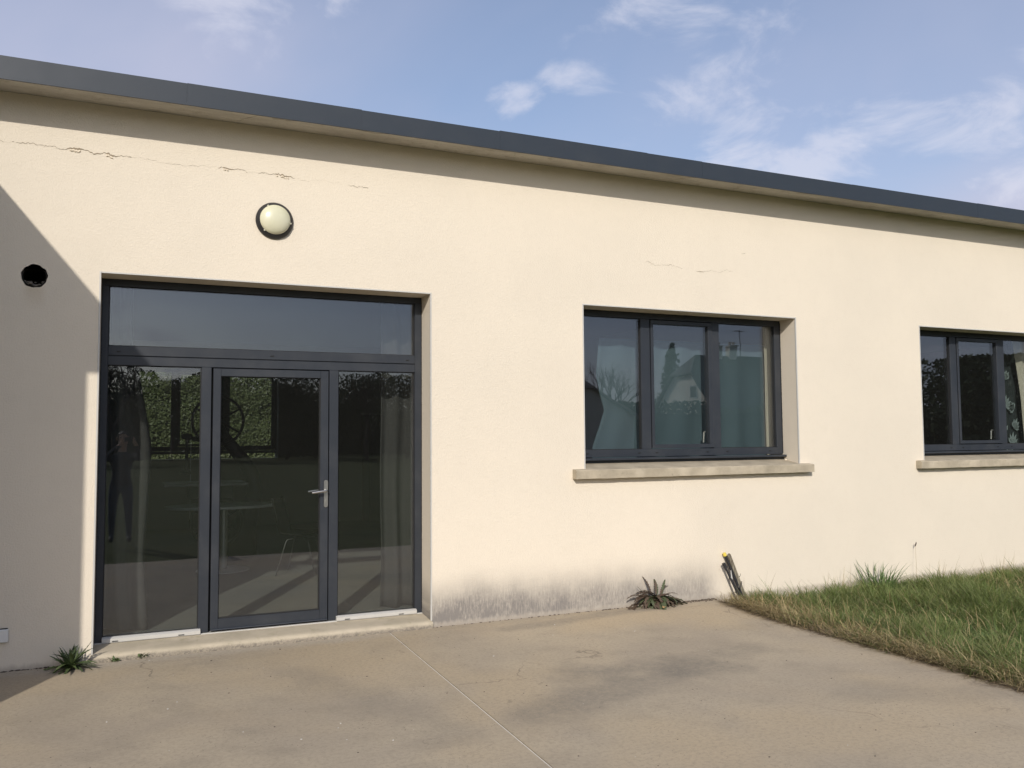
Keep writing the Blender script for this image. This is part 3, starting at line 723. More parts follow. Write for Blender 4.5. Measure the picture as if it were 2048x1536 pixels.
# handle plate, levers, lock
hx = 1.5555; b = MB(); n = 12
pl = [(hx+.0165*cos(pi*k/n), 1.299-.0165+.0165*sin(pi*k/n)) for k in range(n+1)]+[(hx-.0165*cos(pi*k/n), 1.064+.0165-.0165*sin(pi*k/n)) for k in range(n+1)]
b.prism(pl, y0-.009, y0-.0003, 'y'); hp = b.build('handle_plate', STEEL, door)
b = MB(); zl = 1.207
b.tube([(hx, y0-.008, zl), (hx, y0-.045, zl), (hx-.010, y0-.055, zl), (hx-.05, y0-.058, zl-.003), (hx-.128, y0-.056, zl-.012)], [.010, .010, .0105, .0105, .0095], 12)
b.tube([(hx, y0-.0095, zl), (hx, y0-.016, zl)], .015, 16); autosmooth(b.build('lever', STEEL, door), 45)
b = MB(); b.tube([(hx, y1+.0005, zl), (hx, y1+.045, zl), (hx-.010, y1+.055, zl), (hx-.05, y1+.058, zl-.003), (hx-.128, y1+.056, zl-.012)], [.010, .010, .0105, .0105, .0095], 12); autosmooth(b.build('lever', STEEL, door), 45)
b = MB(); b.tube([(hx, y0-.0093, 1.122), (hx, y0-.014, 1.122)], .0085, 16); b.box(hx-.005, hx+.005, y0-.0135, y0-.0093, 1.098, 1.122); b.build('lock_cylinder', STEEL, door)

# ------------------------------------------------------------------ wall lamp, wall box
lamp = empty('wall_lamp', (1.063, 0, 3.473), label='round bulkhead lamp with cream dome and black ring above the door', cat='lamp')
def local(o, root): o.location = -Vector(root.location); return o
c = (1.063, -0.0008, 3.473)
b = MB(); b.lathe([(0.150, 0), (0.153, 0.004), (0.153, 0.014), (0.147, 0.024), (0.126, 0.050), (0.118, 0.053), (0.112, 0.050), (0.112, 0.0)], c, seg=64)
local(autosmooth(b.build('base_ring', BLACK, lamp), 40), lamp)
def mat_diff():
    m = Mat('opal_diffuser', (0.64, 0.63, 0.46), 0.28, spec=0.5)
    m.base(m.col((0.60, 0.59, 0.42), m.step(m.noise(6, 3), .3, .7), (0.66, 0.64, 0.48))); m.b.inputs['Subsurface Weight'].default_value = 0.0
    return m.m
b = MB(); prof = [(0.124*cos(t), 0.046+0.058*sin(t)) for t in np.linspace(0, pi/2-1e-4, 14)]; prof[-1] = (0.0, 0.104)
b.lathe(prof, c, seg=64); local(b.build('diffuser', mat_diff(), lamp, True), lamp)
for a in (118, 228, -10):
    t = RAD(a); p = Vector(c)+Vector((0.126*cos(t), -0.049, 0.126*sin(t)))
    b = MB(); b.tube([p+Vector((0, .006, 0)), p+Vector((0, -.005, 0))], .008, 12); b.tube([p+Vector((0, -.0052, 0)), p+Vector((0, -.007, 0))], .004, 8)
    local(b.build('clip', simple('clip_plastic', (0.50, 0.48, 0.38), 0.5), lamp), lamp)
bx = MB(); bx.box(-0.99, -0.778, -0.034, -0.001, 0.212, 0.305, 0.006)
wb = bx.build('wall_box', simple('box_plastic', (0.74, 0.74, 0.72), 0.4)); tag(wb, 'small white plastic box fixed low on the shaded wall at the far left', 'junction box')
MB().box(-0.985, -0.783, -0.020, -0.0008, 0.3055, 0.3095).build('lid_seam', RUBBER, wb)

# ------------------------------------------------------------------ posts leaning on the wall by the patio corner
def lean(name, label, cat, top, bot): return empty(name, bot, label=label, cat=cat)
t1, b1 = Vector((5.580, -0.030, 0.455)), Vector((5.800, -0.095, -0.09))
o = empty('fence_post', b1, label='black post with a yellow cap leaning on the wall at the patio corner', cat='post', group='posts leaning on the wall')
b = MB(); b.tube([b1, b1.lerp(t1, 0.945)], .0135, 12); local(autosmooth(b.build('shaft', BLACK, o), 40), o)
b = MB(); b.tube([b1.lerp(t1, 0.9455), t1], [.0185, .0180], 14); local(autosmooth(b.build('cap', simple('yellow_plastic', (0.78, 0.62, 0.10), 0.5), o), 40), o)
t2, b2 = Vector((5.545, -0.062, 0.358)), Vector((5.735, -0.14, -0.09))
o2 = empty('fence_post', b2, label='shorter black post with a pale tape scrap, in front of the yellow capped one', cat='post', group='posts leaning on the wall')
b = MB(); b.tube([b2, b2.lerp(t2, .90)], .0125, 12); local(autosmooth(b.build('shaft', BLACK, o2), 40), o2)
b = MB(); b.tube([b2.lerp(t2, .88), t2], [.0165, .018], 14); local(autosmooth(b.build('collar', BLACK, o2), 40), o2)
b = MB(); q = b2.lerp(t2, .71)
b.poly([q+Vector((.004, -.0145, .06)), q+Vector((.012, -.0135, .06)), q+Vector((.030, -.0145, -.035)), q+Vector((.008, -.016, -.04))])
b.poly([q+Vector((.012, -.016, -.052)), q+Vector((.030, -.016, -.058)), q+Vector((.036, -.016, -.066)), q+Vector((.016, -.017, -.064))])
local(b.build('tape', WHITE, o2), o2)
t3, b3 = Vector((5.640, -0.028, 0.430)), Vector((5.830, -0.075, -0.09))
o3 = empty('stake', b3, label='weathered grey wooden stake leaning on the wall beside the black posts', cat='stake')
WOOD = Mat('weathered_wood', (0.25, 0.22, 0.17), 0.9, spec=0.15)
WOOD.base(WOOD.col((0.27, 0.25, 0.19), WOOD.step(WOOD.noise(5, 6, .7, sc=(14, 14, 1.2)), .35, .65), (0.12, 0.10, 0.075))); WOOD.bump(WOOD.noise(4, 5, sc=(20, 20, 1.5)), 0.004, 1.0)
b = MB(); d = (t3-b3).normalized(); sx = Vector((1, 0, 0)); sx = (sx-d*sx.dot(d)).normalized(); sy = d.cross(sx)
def quadpost(b, p, q, prof):
    A = [b.bm.verts.new(p+sx*u+sy*v) for u, v in prof]; C = [b.bm.verts.new(q+sx*u+sy*v+d*w) for (u, v), w in zip(prof, (0.0, -.025, -.02, .0, .012, 0)[:len(prof)])]
    n = len(prof); b.bm.faces.new(A); b.bm.faces.new(C[::-1])
    for i in range(n): b.bm.faces.new((A[i], A[(i+1) % n], C[(i+1) % n], C[i]))
quadpost(b, b3, t3, [(-.022, -.016), (-.002, -.018), (.003, -.006), (.020, -.010), (.022, .016), (-.020, .016)])
local(b.build('shaft', WOOD.m, o3), o3)
b = MB(); q = b3.lerp(t3, .55); b.tube([q+Vector((.015, -.005, 0)), q+Vector((.03, -.012, .02)), q+Vector((.038, -.012, .045))], [.004, .003, .002], 6); local(b.build('twig', WOOD.m, o3), o3)
b = MB(); q = b3.lerp(t3, .42)
for k in range(4):
    zz = k*.008; b.tube([q+Vector((-.085, -.075, -.012+zz*.6)), q+Vector((-.05, -.085, -.012+zz)), q+Vector((-.0, -.028, zz)), q+Vector((.028, -.005, zz+.004)), q+Vector((.02, .03, zz))], .0022, 5)
local(b.build('binding_wire', simple('rusty_wire', (0.14, 0.13, 0.11), 0.7, 0.3), o3), o3)

# ------------------------------------------------------------------ weeds: every leaf is a part
def leaf_mesh(name, length, width, curl, serr, mats, seed):
    r = random.Random(seed); b = MB(); n = 16; rows = []
    ang = 0.0; p = Vector((0, 0, 0))
    for i in range(n+1):
        t = i/n; w = width*(sin(pi*min(1, t*0.92+0.08))**0.8)*(1-0.25*t)
        if i % 2: w *= 1-serr
        w *= r.uniform(.9, 1.1)
        if i == n: w = 0.0008
        s = p.copy()
        up = Vector((-sin(ang), 0, cos(ang)))
        rows.append((b.bm.verts.new(s+Vector((0, w, 0))+up*w*0.35), b.bm.verts.new(s), b.bm.verts.new(s+Vector((0, -w, 0))+up*w*0.35)))
        ang += curl/n; p = p+Vector((cos(ang), 0, sin(ang)))*length/n
    for A, C in zip(rows, rows[1:]):
        b.bm.faces.new((A[0], A[1], C[1], C[0])); b.bm.faces.new((A[1], A[2], C[2], C[1]))
    return b.mesh(name, mats, True)
def scatter_leaves(root, metas, spec, name='leaf'):
    for me, az, el, ro, sc, off in spec:
        o = put(name, me, root)
        o.rotation_euler = (Matrix.Rotation(az, 3, 'Z') @ Matrix.Rotation(-el, 3, 'Y') @ Matrix.Rotation(ro, 3, 'X')).to_euler()
        o.scale = (sc,)*3; o.location = off
LG = mat_leaf('weed_green', [(0.085, 0.125, 0.045), (0.120, 0.165, 0.065), (0.095, 0.130, 0.055)], .5, .12, 30)
LD = mat_leaf('weed_dark', [(0.060, 0.090, 0.036), (0.085, 0.115, 0.050)], .5, .10, 30)
LP = mat_leaf('weed_purple', [(0.110, 0.066, 0.052), (0.100, 0.078, 0.052), (0.085, 0.088, 0.048)], .6, .10, 30)
LGG = mat_leaf('weed_grey_green', [(0.085, 0.10, 0.052), (0.06, 0.085, 0.038)], .6, .12, 30)
LY = mat_leaf('dead_leaf', [(0.50, 0.34, 0.15), (0.42, 0.30, 0.16)], .8, .1, 30)
# green rosette left of the door
w1 = empty('weed', (-0.372, -0.115, 0.0), label='green spiky rosette weed at the foot of the wall left of the door', cat='weed')
ms = [leaf_mesh('leaf', .235, .0175, c, .38, m, k) for k, (c, m) in enumerate(((-.5, LG), (-1.0, LG), (.1, LD), (-.7, LD), (-.3, LG)))]
r = random.Random(21); sp = []
for i in range(84):
    az = r.uniform(0, 2*pi)
    back = sin(az) > 0.2
    el = r.uniform(.05, .95) if not back else r.uniform(.7, 1.35)
    if i % 9 == 0: el = r.uniform(0.9, 1.3)
    dist = 1.0 if not back else .7
    sp.append((r.choice(ms), az, el, r.uniform(-.6, .6), r.uniform(.55, 1.12)*dist, (r.uniform(-.03, .03), r.uniform(-.03, .02), .01)))
scatter_leaves(w1, None, sp)
# purple and green weed by the stain
w2 = empty('weed', (4.70, -0.075, 0.0), label='drooping purple and green weed at the foot of the stained wall', cat='weed'); w2.scale = (1.45, 1.2, 1.25)
mp = [leaf_mesh('leaf', .215, .025, c, .40, m, 40+k) for k, (c, m) in enumerate(((-2.5, LP), (-3.1, LP), (-2.4, LGG), (-2.9, LGG), (-.5, LP), (-.7, LGG), (-1.9, LP)))]
sp = []; r = random.Random(5)
for i in range(92):
    az = r.uniform(0, 2*pi); back = sin(az) > 0.1
    if back: az = -az
    me = r.choice(mp[:4]+[mp[6]]); el = r.uniform(.85, 1.5) if i % 4 else r.uniform(.3, .7); sc = r.uniform(.6, 1.05)
    if -sin(az) > .75: sc *= .75
    sp.append((me, az, el, r.uniform(-.7, .7), sc, (r.uniform(-.06, .06), r.uniform(-.03, .02), r.uniform(.0, .05))))
for dx, me, sc, az in ((-.03, mp[4], .95, 1.9), (.02, mp[5], .85, 1.2), (.06, mp[5], .75, .5), (.05, mp[6], .8, .3), (-.09, mp[5], .55, 2.4), (.01, mp[4], .7, 1.0)):
    sp.append((me, az, 1.35, .3, sc*.8, (dx, 0.0, .09)))
for dx, az in ((-.10, pi+.15), (-.12, pi-.05), (.1, .1), (.12, -.15), (.08, -.3)):
    sp.append((mp[2] if dx > 0 else mp[1], az, .45, .2, 1.15, (dx, -.02, .03)))
scatter_leaves(w2, None, sp)
yl = leaf_mesh('leaf', .10, .014, -.4, .1, LY, 77); o = put('leaf', yl, w2); o.location = (-.03, -.175, .02); o.rotation_euler = (0.2, -.15, .9); o['label'] = 'fallen yellow leaf'
# two seedlings on the step edge
sm = [leaf_mesh('leaf', .045, .009, -.5, .2, LG, 90+k) for k in range(3)]
for (x, y, n, lab) in ((0.115, -0.055, 11, 'taller small seedling with upright leaves in the gap below the door step'), (-0.075, -0.050, 14, 'low flat seedling in the gap below the door step near the big rosette')):
    w = empty('seedling', (x, y, 0.0), label=lab, cat='weed'); r = random.Random(int(x*1000)); sp = []
    for i in range(n): sp.append((r.choice(sm), r.uniform(0, 2*pi), r.uniform(.2, 1.3), r.uniform(-.5, .5), r.uniform(.6, 1.2), (r.uniform(-.035, .035), r.uniform(-.008, .008), r.uniform(0, .03) if x > 0 else .004)))
    scatter_leaves(w, None, sp)

# ------------------------------------------------------------------ loose bits on the patio
def chips(name, pts, mat, lo, hi, seed, label):
    r = random.Random(seed); b = MB()
    for x, y in pts:
        s = r.uniform(lo, hi); a = r.uniform(0, pi); n = r.randint(4, 6)
        ring = [(x+s*r.uniform(.6, 1.2)*cos(a+2*pi*k/n)*1.3, y+s*r.uniform(.6, 1.2)*sin(a+2*pi*k/n)) for k in range(n)]
        h = s*r.uniform(.2, .6)
        A = [b.bm.verts.new((p, q, -0.001)) for p, q in ring]; C = [b.bm.verts.new((x+(p-x)*.7, y+(q-y)*.7, h)) for p, q in ring]
        b.bm.faces.new(C)
        for k in range(n): b.bm.faces.new((A[k], A[(k+1) % n], C[(k+1) % n], C[k]))
    tag(b.build(name, mat), label, 'debris', kind='stuff')
r = random.Random(13)
pts = [(0.34, -1.75), (1.15, -2.15), (1.12, -2.22), (1.35, -2.55), (0.16, -.12), (1.62, -.12), (1.70, -.15), (0.30, -1.3)]+[(r.uniform(-.5, 5.0), r.uniform(-4.2, -.1)) for _ in range(34)]
chips('paint_flakes', pts, WHITE, 0.002, 0.0055, 1, 'tiny white flakes scattered over the concrete patio')
pts = [(r.uniform(-.6, 5.1), r.uniform(-4.3, -.05)) for _ in range(150)]
chips('grit', pts, simple('dark_grit', (0.07, 0.055, 0.042), 0.95), 0.002, 0.006, 2, 'dark grit and leaf crumbs scattered over the concrete patio')
pts = []
for _ in range(420):
    x = r.choice((r.uniform(2.45, 5.45), r.uniform(-1.2, -.25), r.uniform(4.80, 5.45), r.uniform(4.75, 5.45)))
    pts.append((x, (-.036 if -.2 < x < 2.42 else -.002)-abs(r.gauss(0, .010 if x < 4.8 else .045))))
chips('dirt', pts, simple('foot_of_wall_dirt', (0.105, 0.080, 0.058), 0.95, var=.4, scale=50), 0.004, 0.013, 3, 'brown dirt and dead leaf crumbs gathered along the foot of the wall')

# ------------------------------------------------------------------ grass
def blades(n, pos, hgt, wid, az, lean_, curl, seg=3):
    """grass blades as tapered strips; all inputs are arrays of length n."""
    V = np.zeros((n, seg+1, 2, 3), np.float32); p = pos.copy(); ang = lean_.copy()
    d = np.stack([np.cos(az), np.sin(az)], 1); tw = az+np.pi/2+nrng.uniform(-.9, .9, n)
    side = np.stack([np.cos(tw), np.sin(tw), np.zeros(n)], 1)
    for i in range(seg+1):
        w = wid*(1-(i/seg)**1.6)*0.5+0.0003
        V[:, i, 0] = p-side*w[:, None]; V[:, i, 1] = p+side*w[:, None]
        st = hgt/seg
        p = p+np.stack([d[:, 0]*np.sin(ang)*st, d[:, 1]*np.sin(ang)*st, np.cos(ang)*st], 1); ang = ang+curl/seg
    base = np.arange(n)[:, None, None]*(seg+1)*2; k = np.arange(seg)[None, :, None]*2
    q = base+k+np.array([0, 1, 3, 2])[None, None, :]
    return V.reshape(-1, 3), q.reshape(-1, 4)
GREEN = mat_leaf('grass_green', [(0.140, 0.205, 0.055), (0.205, 0.265, 0.085), (0.320, 0.325, 0.145), (0.160, 0.228, 0.066)], .5, .38, 1.3)
LUSH = mat_leaf('grass_lush', [(0.085, 0.150, 0.045), (0.120, 0.195, 0.062), (0.150, 0.212, 0.082)], .5, .25, 2)
STRAW = mat_leaf('grass_straw', [(0.42, 0.33, 0.17), (0.50, 0.41, 0.23), (0.32, 0.24, 0.13), (0.38, 0.33, 0.15)], .7, .25, 4)
THATCH = mat_leaf('grass_thatch', [(0.22, 0.165, 0.105), (0.30, 0.23, 0.14), (0.17, 0.125, 0.085)], .9, .1, 4)
re = np.vectorize(right_edge)
def field(n, x0, x1, y0, y1, dens):
    x = nrng.uniform(x0, x1, n); y = nrng.uniform(y0, y1, n); e = x-re(y)
    keep = (e > 0.0) & (nrng.uniform(0, 1, n) < dens(e, x, y)); return x[keep], y[keep], e[keep]
def vnoise(x, y, s, seed):
    g = np.random.default_rng(seed).uniform(0, 1, (64, 64)); u = (x*s) % 63; v = (y*s) % 63
    i, j = u.astype(int), v.astype(int); a, c = u-i, v-j; a = a*a*(3-2*a); c = c*c*(3-2*c)
    return (g[i, j]*(1-a)+g[i+1, j]*a)*(1-c)+(g[i, j+1]*(1-a)+g[i+1, j+1]*a)*c
GZ = -0.085
# main sward: tussocks with blades spreading from each, over a thinner even layer
def tussocks(nc, per, y1=-.02):
    cx = nrng.uniform(5.25, 12.5, nc); cy = nrng.uniform(-5.6, y1, nc); e = cx-re(cy)
    k = (e > .02) & (nrng.uniform(0, 1, nc) < np.clip(.35+e*1.3, 0, 1)*np.where(e > 4.5, .6, 1)); cx, cy = cx[k], cy[k]; nc = len(cx)
    hs = .10+.15*vnoise(cx, cy, 1.4, 3)*nrng.uniform(.5, 1.5, nc); R_ = nrng.uniform(.05, .16, nc); dr = nrng.uniform(0, 2*pi, nc); st = nrng.uniform(0, .9, nc)
    i = np.repeat(np.arange(nc), per); n = len(i); a = nrng.uniform(0, 2*pi, n); q = np.sqrt(nrng.uniform(0, 1, n))
    x = cx[i]+R_[i]*q*np.cos(a); y = np.minimum(cy[i]+R_[i]*q*np.sin(a), -.012)
    vx = np.cos(a)*q+1.1*st[i]*np.cos(dr[i])-.35; vy = np.sin(a)*q+1.1*st[i]*np.sin(dr[i]); az = np.arctan2(vy, vx)+nrng.normal(0, .35, n)
    h = hs[i]*nrng.uniform(.55, 1.5, n)*np.where(y > -.22, .62, 1)
    return x, y, h, az, np.clip(.12+.5*q*nrng.uniform(.3, 1.3, n)+.45*st[i], 0, 1.5), nrng.uniform(.2, 2.1, n), n
x, y, h, az, ln_, cu, n = tussocks(2300, 62)
V, Q = blades(n, np.stack([x, y, np.full(n, GZ)], 1), h, nrng.uniform(.0045, .0100, n), az, ln_, cu)
V[:, 1] = np.minimum(V[:, 1], -.004)
tag(raw('grass', V, Q, GREEN), 'long uneven green grass beside the patio', 'grass', kind='stuff')
x, y, e_ = field(60000, 5.2, 12.5, -5.6, -0.015, lambda e, x, y: np.clip(.2+e*1.4, 0, 1)*np.where(e > 4, .6, 1.0))
n = len(x); V, Q = blades(n, np.stack([x, y, np.full(n, GZ)], 1), nrng.uniform(.04, .13, n), nrng.uniform(.004, .009, n), nrng.uniform(0, 2*pi, n), nrng.uniform(0, .8, n), nrng.uniform(.2, 1.8, n))
V[:, 1] = np.minimum(V[:, 1], -.004)
tag(raw('grass', V, Q, LUSH), 'short dark undergrowth between the tussocks beside the patio', 'grass', kind='stuff')
# straw and flattened dry stems towards the patio edge
x, y, e_ = field(95000, 5.2, 12.0, -5.6, -0.02, lambda e, x, y: np.clip(1.0*np.exp(-((e-.25)/.35)**2)*(.45+.9*vnoise(x, y, 2.1, 8))+.22*vnoise(x, y, 1.1, 9)**2+.05, 0, 1))
n = len(x); h = nrng.uniform(.08, .27, n)*np.where(y > -.3, .7, 1); az = pi+nrng.normal(-.3, 1.6, n)
V, Q = blades(n, np.stack([x, y, np.full(n, GZ)+nrng.uniform(0, .05, n)], 1), h, nrng.uniform(.0035, .0075, n), az, np.abs(nrng.normal(.8, .5, n)), nrng.uniform(.2, 2.4, n))
tag(raw('straw', V, Q, STRAW), 'dry straw coloured stems lying over the edge of the patio', 'grass', kind='stuff')
nn_ = 2600; yy_ = nrng.uniform(-5.4, -.15, nn_); yy_ = yy_[nrng.uniform(0, 1, nn_) < np.clip(1.7*vnoise(yy_+30, yy_*0+7, 1.3, 61)-.35, .03, 1)]; nn_ = len(yy_); vv_ = vnoise(yy_+20, yy_*0+3, 2.0, 60); xx_ = re(yy_)+nrng.uniform(-.05, .16, nn_)-.10*vv_*nrng.uniform(0, 1, nn_)
V, Q = blades(nn_, np.stack([xx_+.05, yy_, np.full(nn_, .012)+nrng.uniform(0, .07, nn_)], 1), nrng.uniform(.08, .20, nn_), nrng.uniform(.0035, .007, nn_), pi+nrng.normal(0, .9, nn_), nrng.uniform(.8, 1.6, nn_), nrng.uniform(.2, .9, nn_))
k = V.reshape(nn_, -1, 3); k[:, :, 2] = np.maximum(k[:, :, 2], .004+nrng.uniform(0, .012, (nn_, 1)))
tag(raw('straw', k.reshape(-1, 3), Q, STRAW), 'bleached grass blades flopped onto the concrete at the patio edge', 'grass', kind='stuff')
n = 10000; y = nrng.uniform(-5.4, -.15, n); x = re(y)+np.abs(nrng.normal(0.02, .14, n))-.012-np.where(nrng.uniform(0, 1, n) < .05, nrng.exponential(.05, n), 0)
V, Q = blades(n, np.stack([x, y, nrng.uniform(GZ, .01, n)], 1), nrng.uniform(.05, .16, n), nrng.uniform(.002, .005, n), pi+nrng.normal(0, 1.2, n), nrng.uniform(.9, 1.75, n), nrng.uniform(-.2, .5, n))
k = V.reshape(n, -1, 3); k[:, :, 2] = np.where(k[:, :, 0] < re(k[:, :, 1])+.004, np.maximum(k[:, :, 2], .003), np.maximum(k[:, :, 2], GZ))
tag(raw('thatch', k.reshape(-1, 3), Q, THATCH), 'brown dead thatch along the edge of the patio', 'grass', kind='stuff')
def clump(name, cx, cy, rad, n, h0, h1, w0, w1, mat, label, cat, out=.45, curl=(.3, 1.5), bias=None, z=GZ):
    a = nrng.uniform(0, 2*pi, n); q = rad*np.sqrt(nrng.uniform(0, 1, n))
    az = a+nrng.normal(0, .5, n) if bias is None else np.full(n, bias)+nrng.normal(0, .6, n)
    V, Q = blades(n, np.stack([cx+q*np.cos(a), np.minimum(cy+q*np.sin(a), -.01), np.full(n, z)], 1), nrng.uniform(h0, h1, n), nrng.uniform(w0, w1, n), az, np.abs(nrng.normal(out, .25, n))*(.4+q/rad), nrng.uniform(*curl, n), 5)
    k = V; k[:, 1] = np.minimum(k[:, 1], -.004)
    return tag(raw(name, k, Q, mat), label, cat)
clump('grass_tuft', 7.58, -.20, .17, 150, .16, .44, .009, .017, LUSH, 'tall bushy tuft of broad green grass standing against the wall', 'grass tuft', .35)
clump('grass_tuft', 6.02, -1.55, .26, 520, .16, .34, .003, .006, LUSH, 'dark drooping tussock of fine grass hanging over the patio edge', 'grass tuft', .8, (.6, 1.8), pi-.4)
clump('grass_tuft', 5.92, -.22, .16, 240, .12, .22, .004, .007, LUSH, 'short green tuft at the foot of the leaning posts', 'grass tuft', .4)
clump('grass_tuft', 9.6, -1.15, .5, 500, .16, .30, .005, .009, LUSH, 'dark green lush clump in the far right of the grass', 'grass tuft', .5)
for i, (cx, cy, lab) in enumerate(((5.95, -.10, 'dark dry stems rising beside the leaning posts'), (8.6, -.10, 'dry grass stems rising against the wall right of the tall tuft'), (7.0, -.12, 'thin dry stems against the wall left of the tall tuft'), (9.7, -.08, 'wispy dry stems against the wall far right'))):
    clump('dry_stems', cx, cy, .30, 26 if i else 12, .20, .36, .0025, .0045, THATCH if i == 0 else STRAW, lab, 'dry stems', .35, (.1, .7))['kind'] = 'stuff'
# seed head stalk
sh = empty('seed_stalk', (8.22, -.10, GZ), label='single thin stalk with a dark seed head against the wall', cat='plant')
b = MB(); p0 = Vector((8.22, -.10, GZ)); b.tube([p0, p0+Vector((.02, .01, .25)), p0+Vector((.06, .05, .46))], [.0016, .0014, .0011], 5); local(b.build('stem', STRAW, sh), sh)
b = MB(); b.tube([p0+Vector((.058, .05, .45)), p0+Vector((.066, .05, .465)), p0+Vector((.074, .05, .485)), p0+Vector((.078, .05, .50))], [.003, .007, .006, .002], 7); local(b.build('seed_head', simple('seed_head', (.06, .04, .03), .9), sh), sh)

# ------------------------------------------------------------------ indoors
SILV = simple('grey_metal', (0.45, 0.46, 0.45), 0.35, 0.8)
CAST = simple('cast_iron_black', (0.022, 0.022, 0.023), 0.55, 0.2)
TOPM = simple('laminate', (0.46, 0.48, 0.47), 0.35, var=.05)
FZ = 0.0805
tb = empty('round_table', (1.05, 3.72, FZ), label='pale oval table on a single column behind the glazed door', cat='table')
b = MB(); n = 48; ov = lambda s, dz: [b.bm.verts.new((1.04+s*.66*cos(2*pi*k/n), 3.72+s*.40*sin(2*pi*k/n), dz)) for k in range(n)]
A, C = ov(1, .865), ov(1, .838); D_ = ov(.97, .832); b.bm.faces.new(A); b.bm.faces.new(D_[::-1])
for P_, Q_ in ((A, C), (C, D_)):
    for k in range(n): b.bm.faces.new((P_[k], P_[(k+1) % n], Q_[(k+1) % n], Q_[k]))
local(b.build('tabletop', TOPM, tb), tb)
b = MB(); b.tube([(1.05, 3.72, FZ+.02), (1.05, 3.72, .832)], .045, 20); local(autosmooth(b.build('column', SILV, tb), 40), tb)
b = MB(); b.lathe([(.31, 0), (.31, .006), (.28, .012), (.06, .024), (0, .024)], (1.05, 3.72, FZ), (0, 0, 1), 40); local(autosmooth(b.build('base', TOPM, tb), 40), tb)

def at_rot(o, root, ang):  # part built round the origin, root carries place and turn
    return o
ch = empty('chair', (1.86, 3.06, FZ), label='black shell chair on thin metal legs behind the glazed door', cat='chair'); ch.rotation_euler = (0, 0, 1.1)
b = MB(); rows = []
for t in np.linspace(0, 1, 13):
    yy, zz = (-.20+t*2*.40, .455-.02*sin(pi*min(1, t*2))) if t < .5 else (.20+(t-.5)*.20, .455+(t-.5)*.80)
    w = .22-.03*abs(t-.35)
    rows.append([b.bm.verts.new((w*u, yy, zz+.035*u*u)) for u in np.linspace(-1, 1, 7)])
for A, C in zip(rows, rows[1:]):
    for k in range(6): b.bm.faces.new((A[k], A[k+1], C[k+1], C[k]))
sh_ = b.build('shell', simple('matt_black_shell', (.012, .012, .012), .95, spec=.1), ch, True); so_ = sh_.modifiers.new('thick', 'SOLIDIFY'); so_.thickness = .012
for sx_ in (-1, 1):
    for y0_, y1_ in ((-.12, -.23), (.12, .23)):
        b = MB(); b.tube([(sx_*.10, y0_*.4, .415), (sx_*.155, y0_, .405), (sx_*.165, y0_*1.1, .38), (sx_*.225, y1_, .0)], .007, 8); b.build('leg', simple('dull_steel', (.16, .16, .155), .5, .7), ch, True)

bs = empty('band_saw', (1.30, 4.80, FZ), label='old cast iron band saw with spoked wheel and swan neck frame behind the table', cat='band saw')
def wheel(cz, cx=1.065, y=4.80, R=.335):
    b = MB(); n = 48
    b.lathe([(R, -.02), (R+.008, 0), (R, .02), (R-.028, .02), (R-.028, -.02), (R, -.02)], (cx, y, cz), (0, -1, 0), n)
    b.lathe([(.0, -.05), (.055, -.05), (.055, .05), (0, .05)], (cx, y, cz), (0, -1, 0), 20)
    for k in range(6):
        a = RAD(30+60*k); b.tube([(cx+.05*cos(a), y, cz+.05*sin(a)), (cx+(R-.02)*cos(a), y, cz+(R-.02)*sin(a))], [.018, .013], 8)
    return local(autosmooth(b.build('wheel', CAST, bs), 40), bs)
wheel(1.905); wheel(.56)
b = MB(); b.tube([(1.06, 4.93, 1.93), (1.12, 4.95, 1.74), (1.27, 4.96, 1.55), (1.42, 4.96, 1.36), (1.54, 4.96, 1.15), (1.57, 4.96, .92), (1.50, 4.96, .68), (1.42, 4.96, .45), (1.38, 4.96, FZ)], [.055, .075, .085, .09, .10, .11, .13, .17, .24], 16)
local(b.build('frame', CAST, bs, True), bs)
b = MB(); b.box(.40, 1.42, 4.45, 5.2, 1.055, 1.092, .004); local(b.build('saw_table', simple('worn_steel_plate', (.20, .20, .195), .45, .6), bs), bs)
b = MB(); b.box(.70, 1.25, 4.6, 5.1, .88, 1.054, .01); local(b.build('table_bracket', CAST, bs), bs)
b = MB(); b.box(.66, .70, 4.78, 4.82, 1.22, 1.74, .004); b.box(.61, .74, 4.75, 4.85, 1.66, 1.73, .01); b.box(.60, .73, 4.76, 4.84, 1.20, 1.26, .01); b.tube([(.62, 4.8, 1.70), (1.06, 4.9, 1.60)], .03, 8); local(b.build('blade_guide', CAST, bs), bs)
b = MB(); b.box(.728, .732, 4.79, 4.81, .56, 1.905); local(b.build('blade', SILV, bs), bs)

tc_ = empty('cabinet', (4.65, 8.70, FZ), label='tall black cabinet against the back wall indoors', cat='cabinet')
b = MB(); b.box(4.08, 5.18, 8.45, 8.98, FZ, 2.1, .004); local(b.build('carcass', BLACK, tc_), tc_)
for x in (4.09, 4.635):
    b = MB(); b.box(x, x+.535, 8.425, 8.449, .16, 2.08, .003); local(b.build('door', BLACK, tc_), tc_)

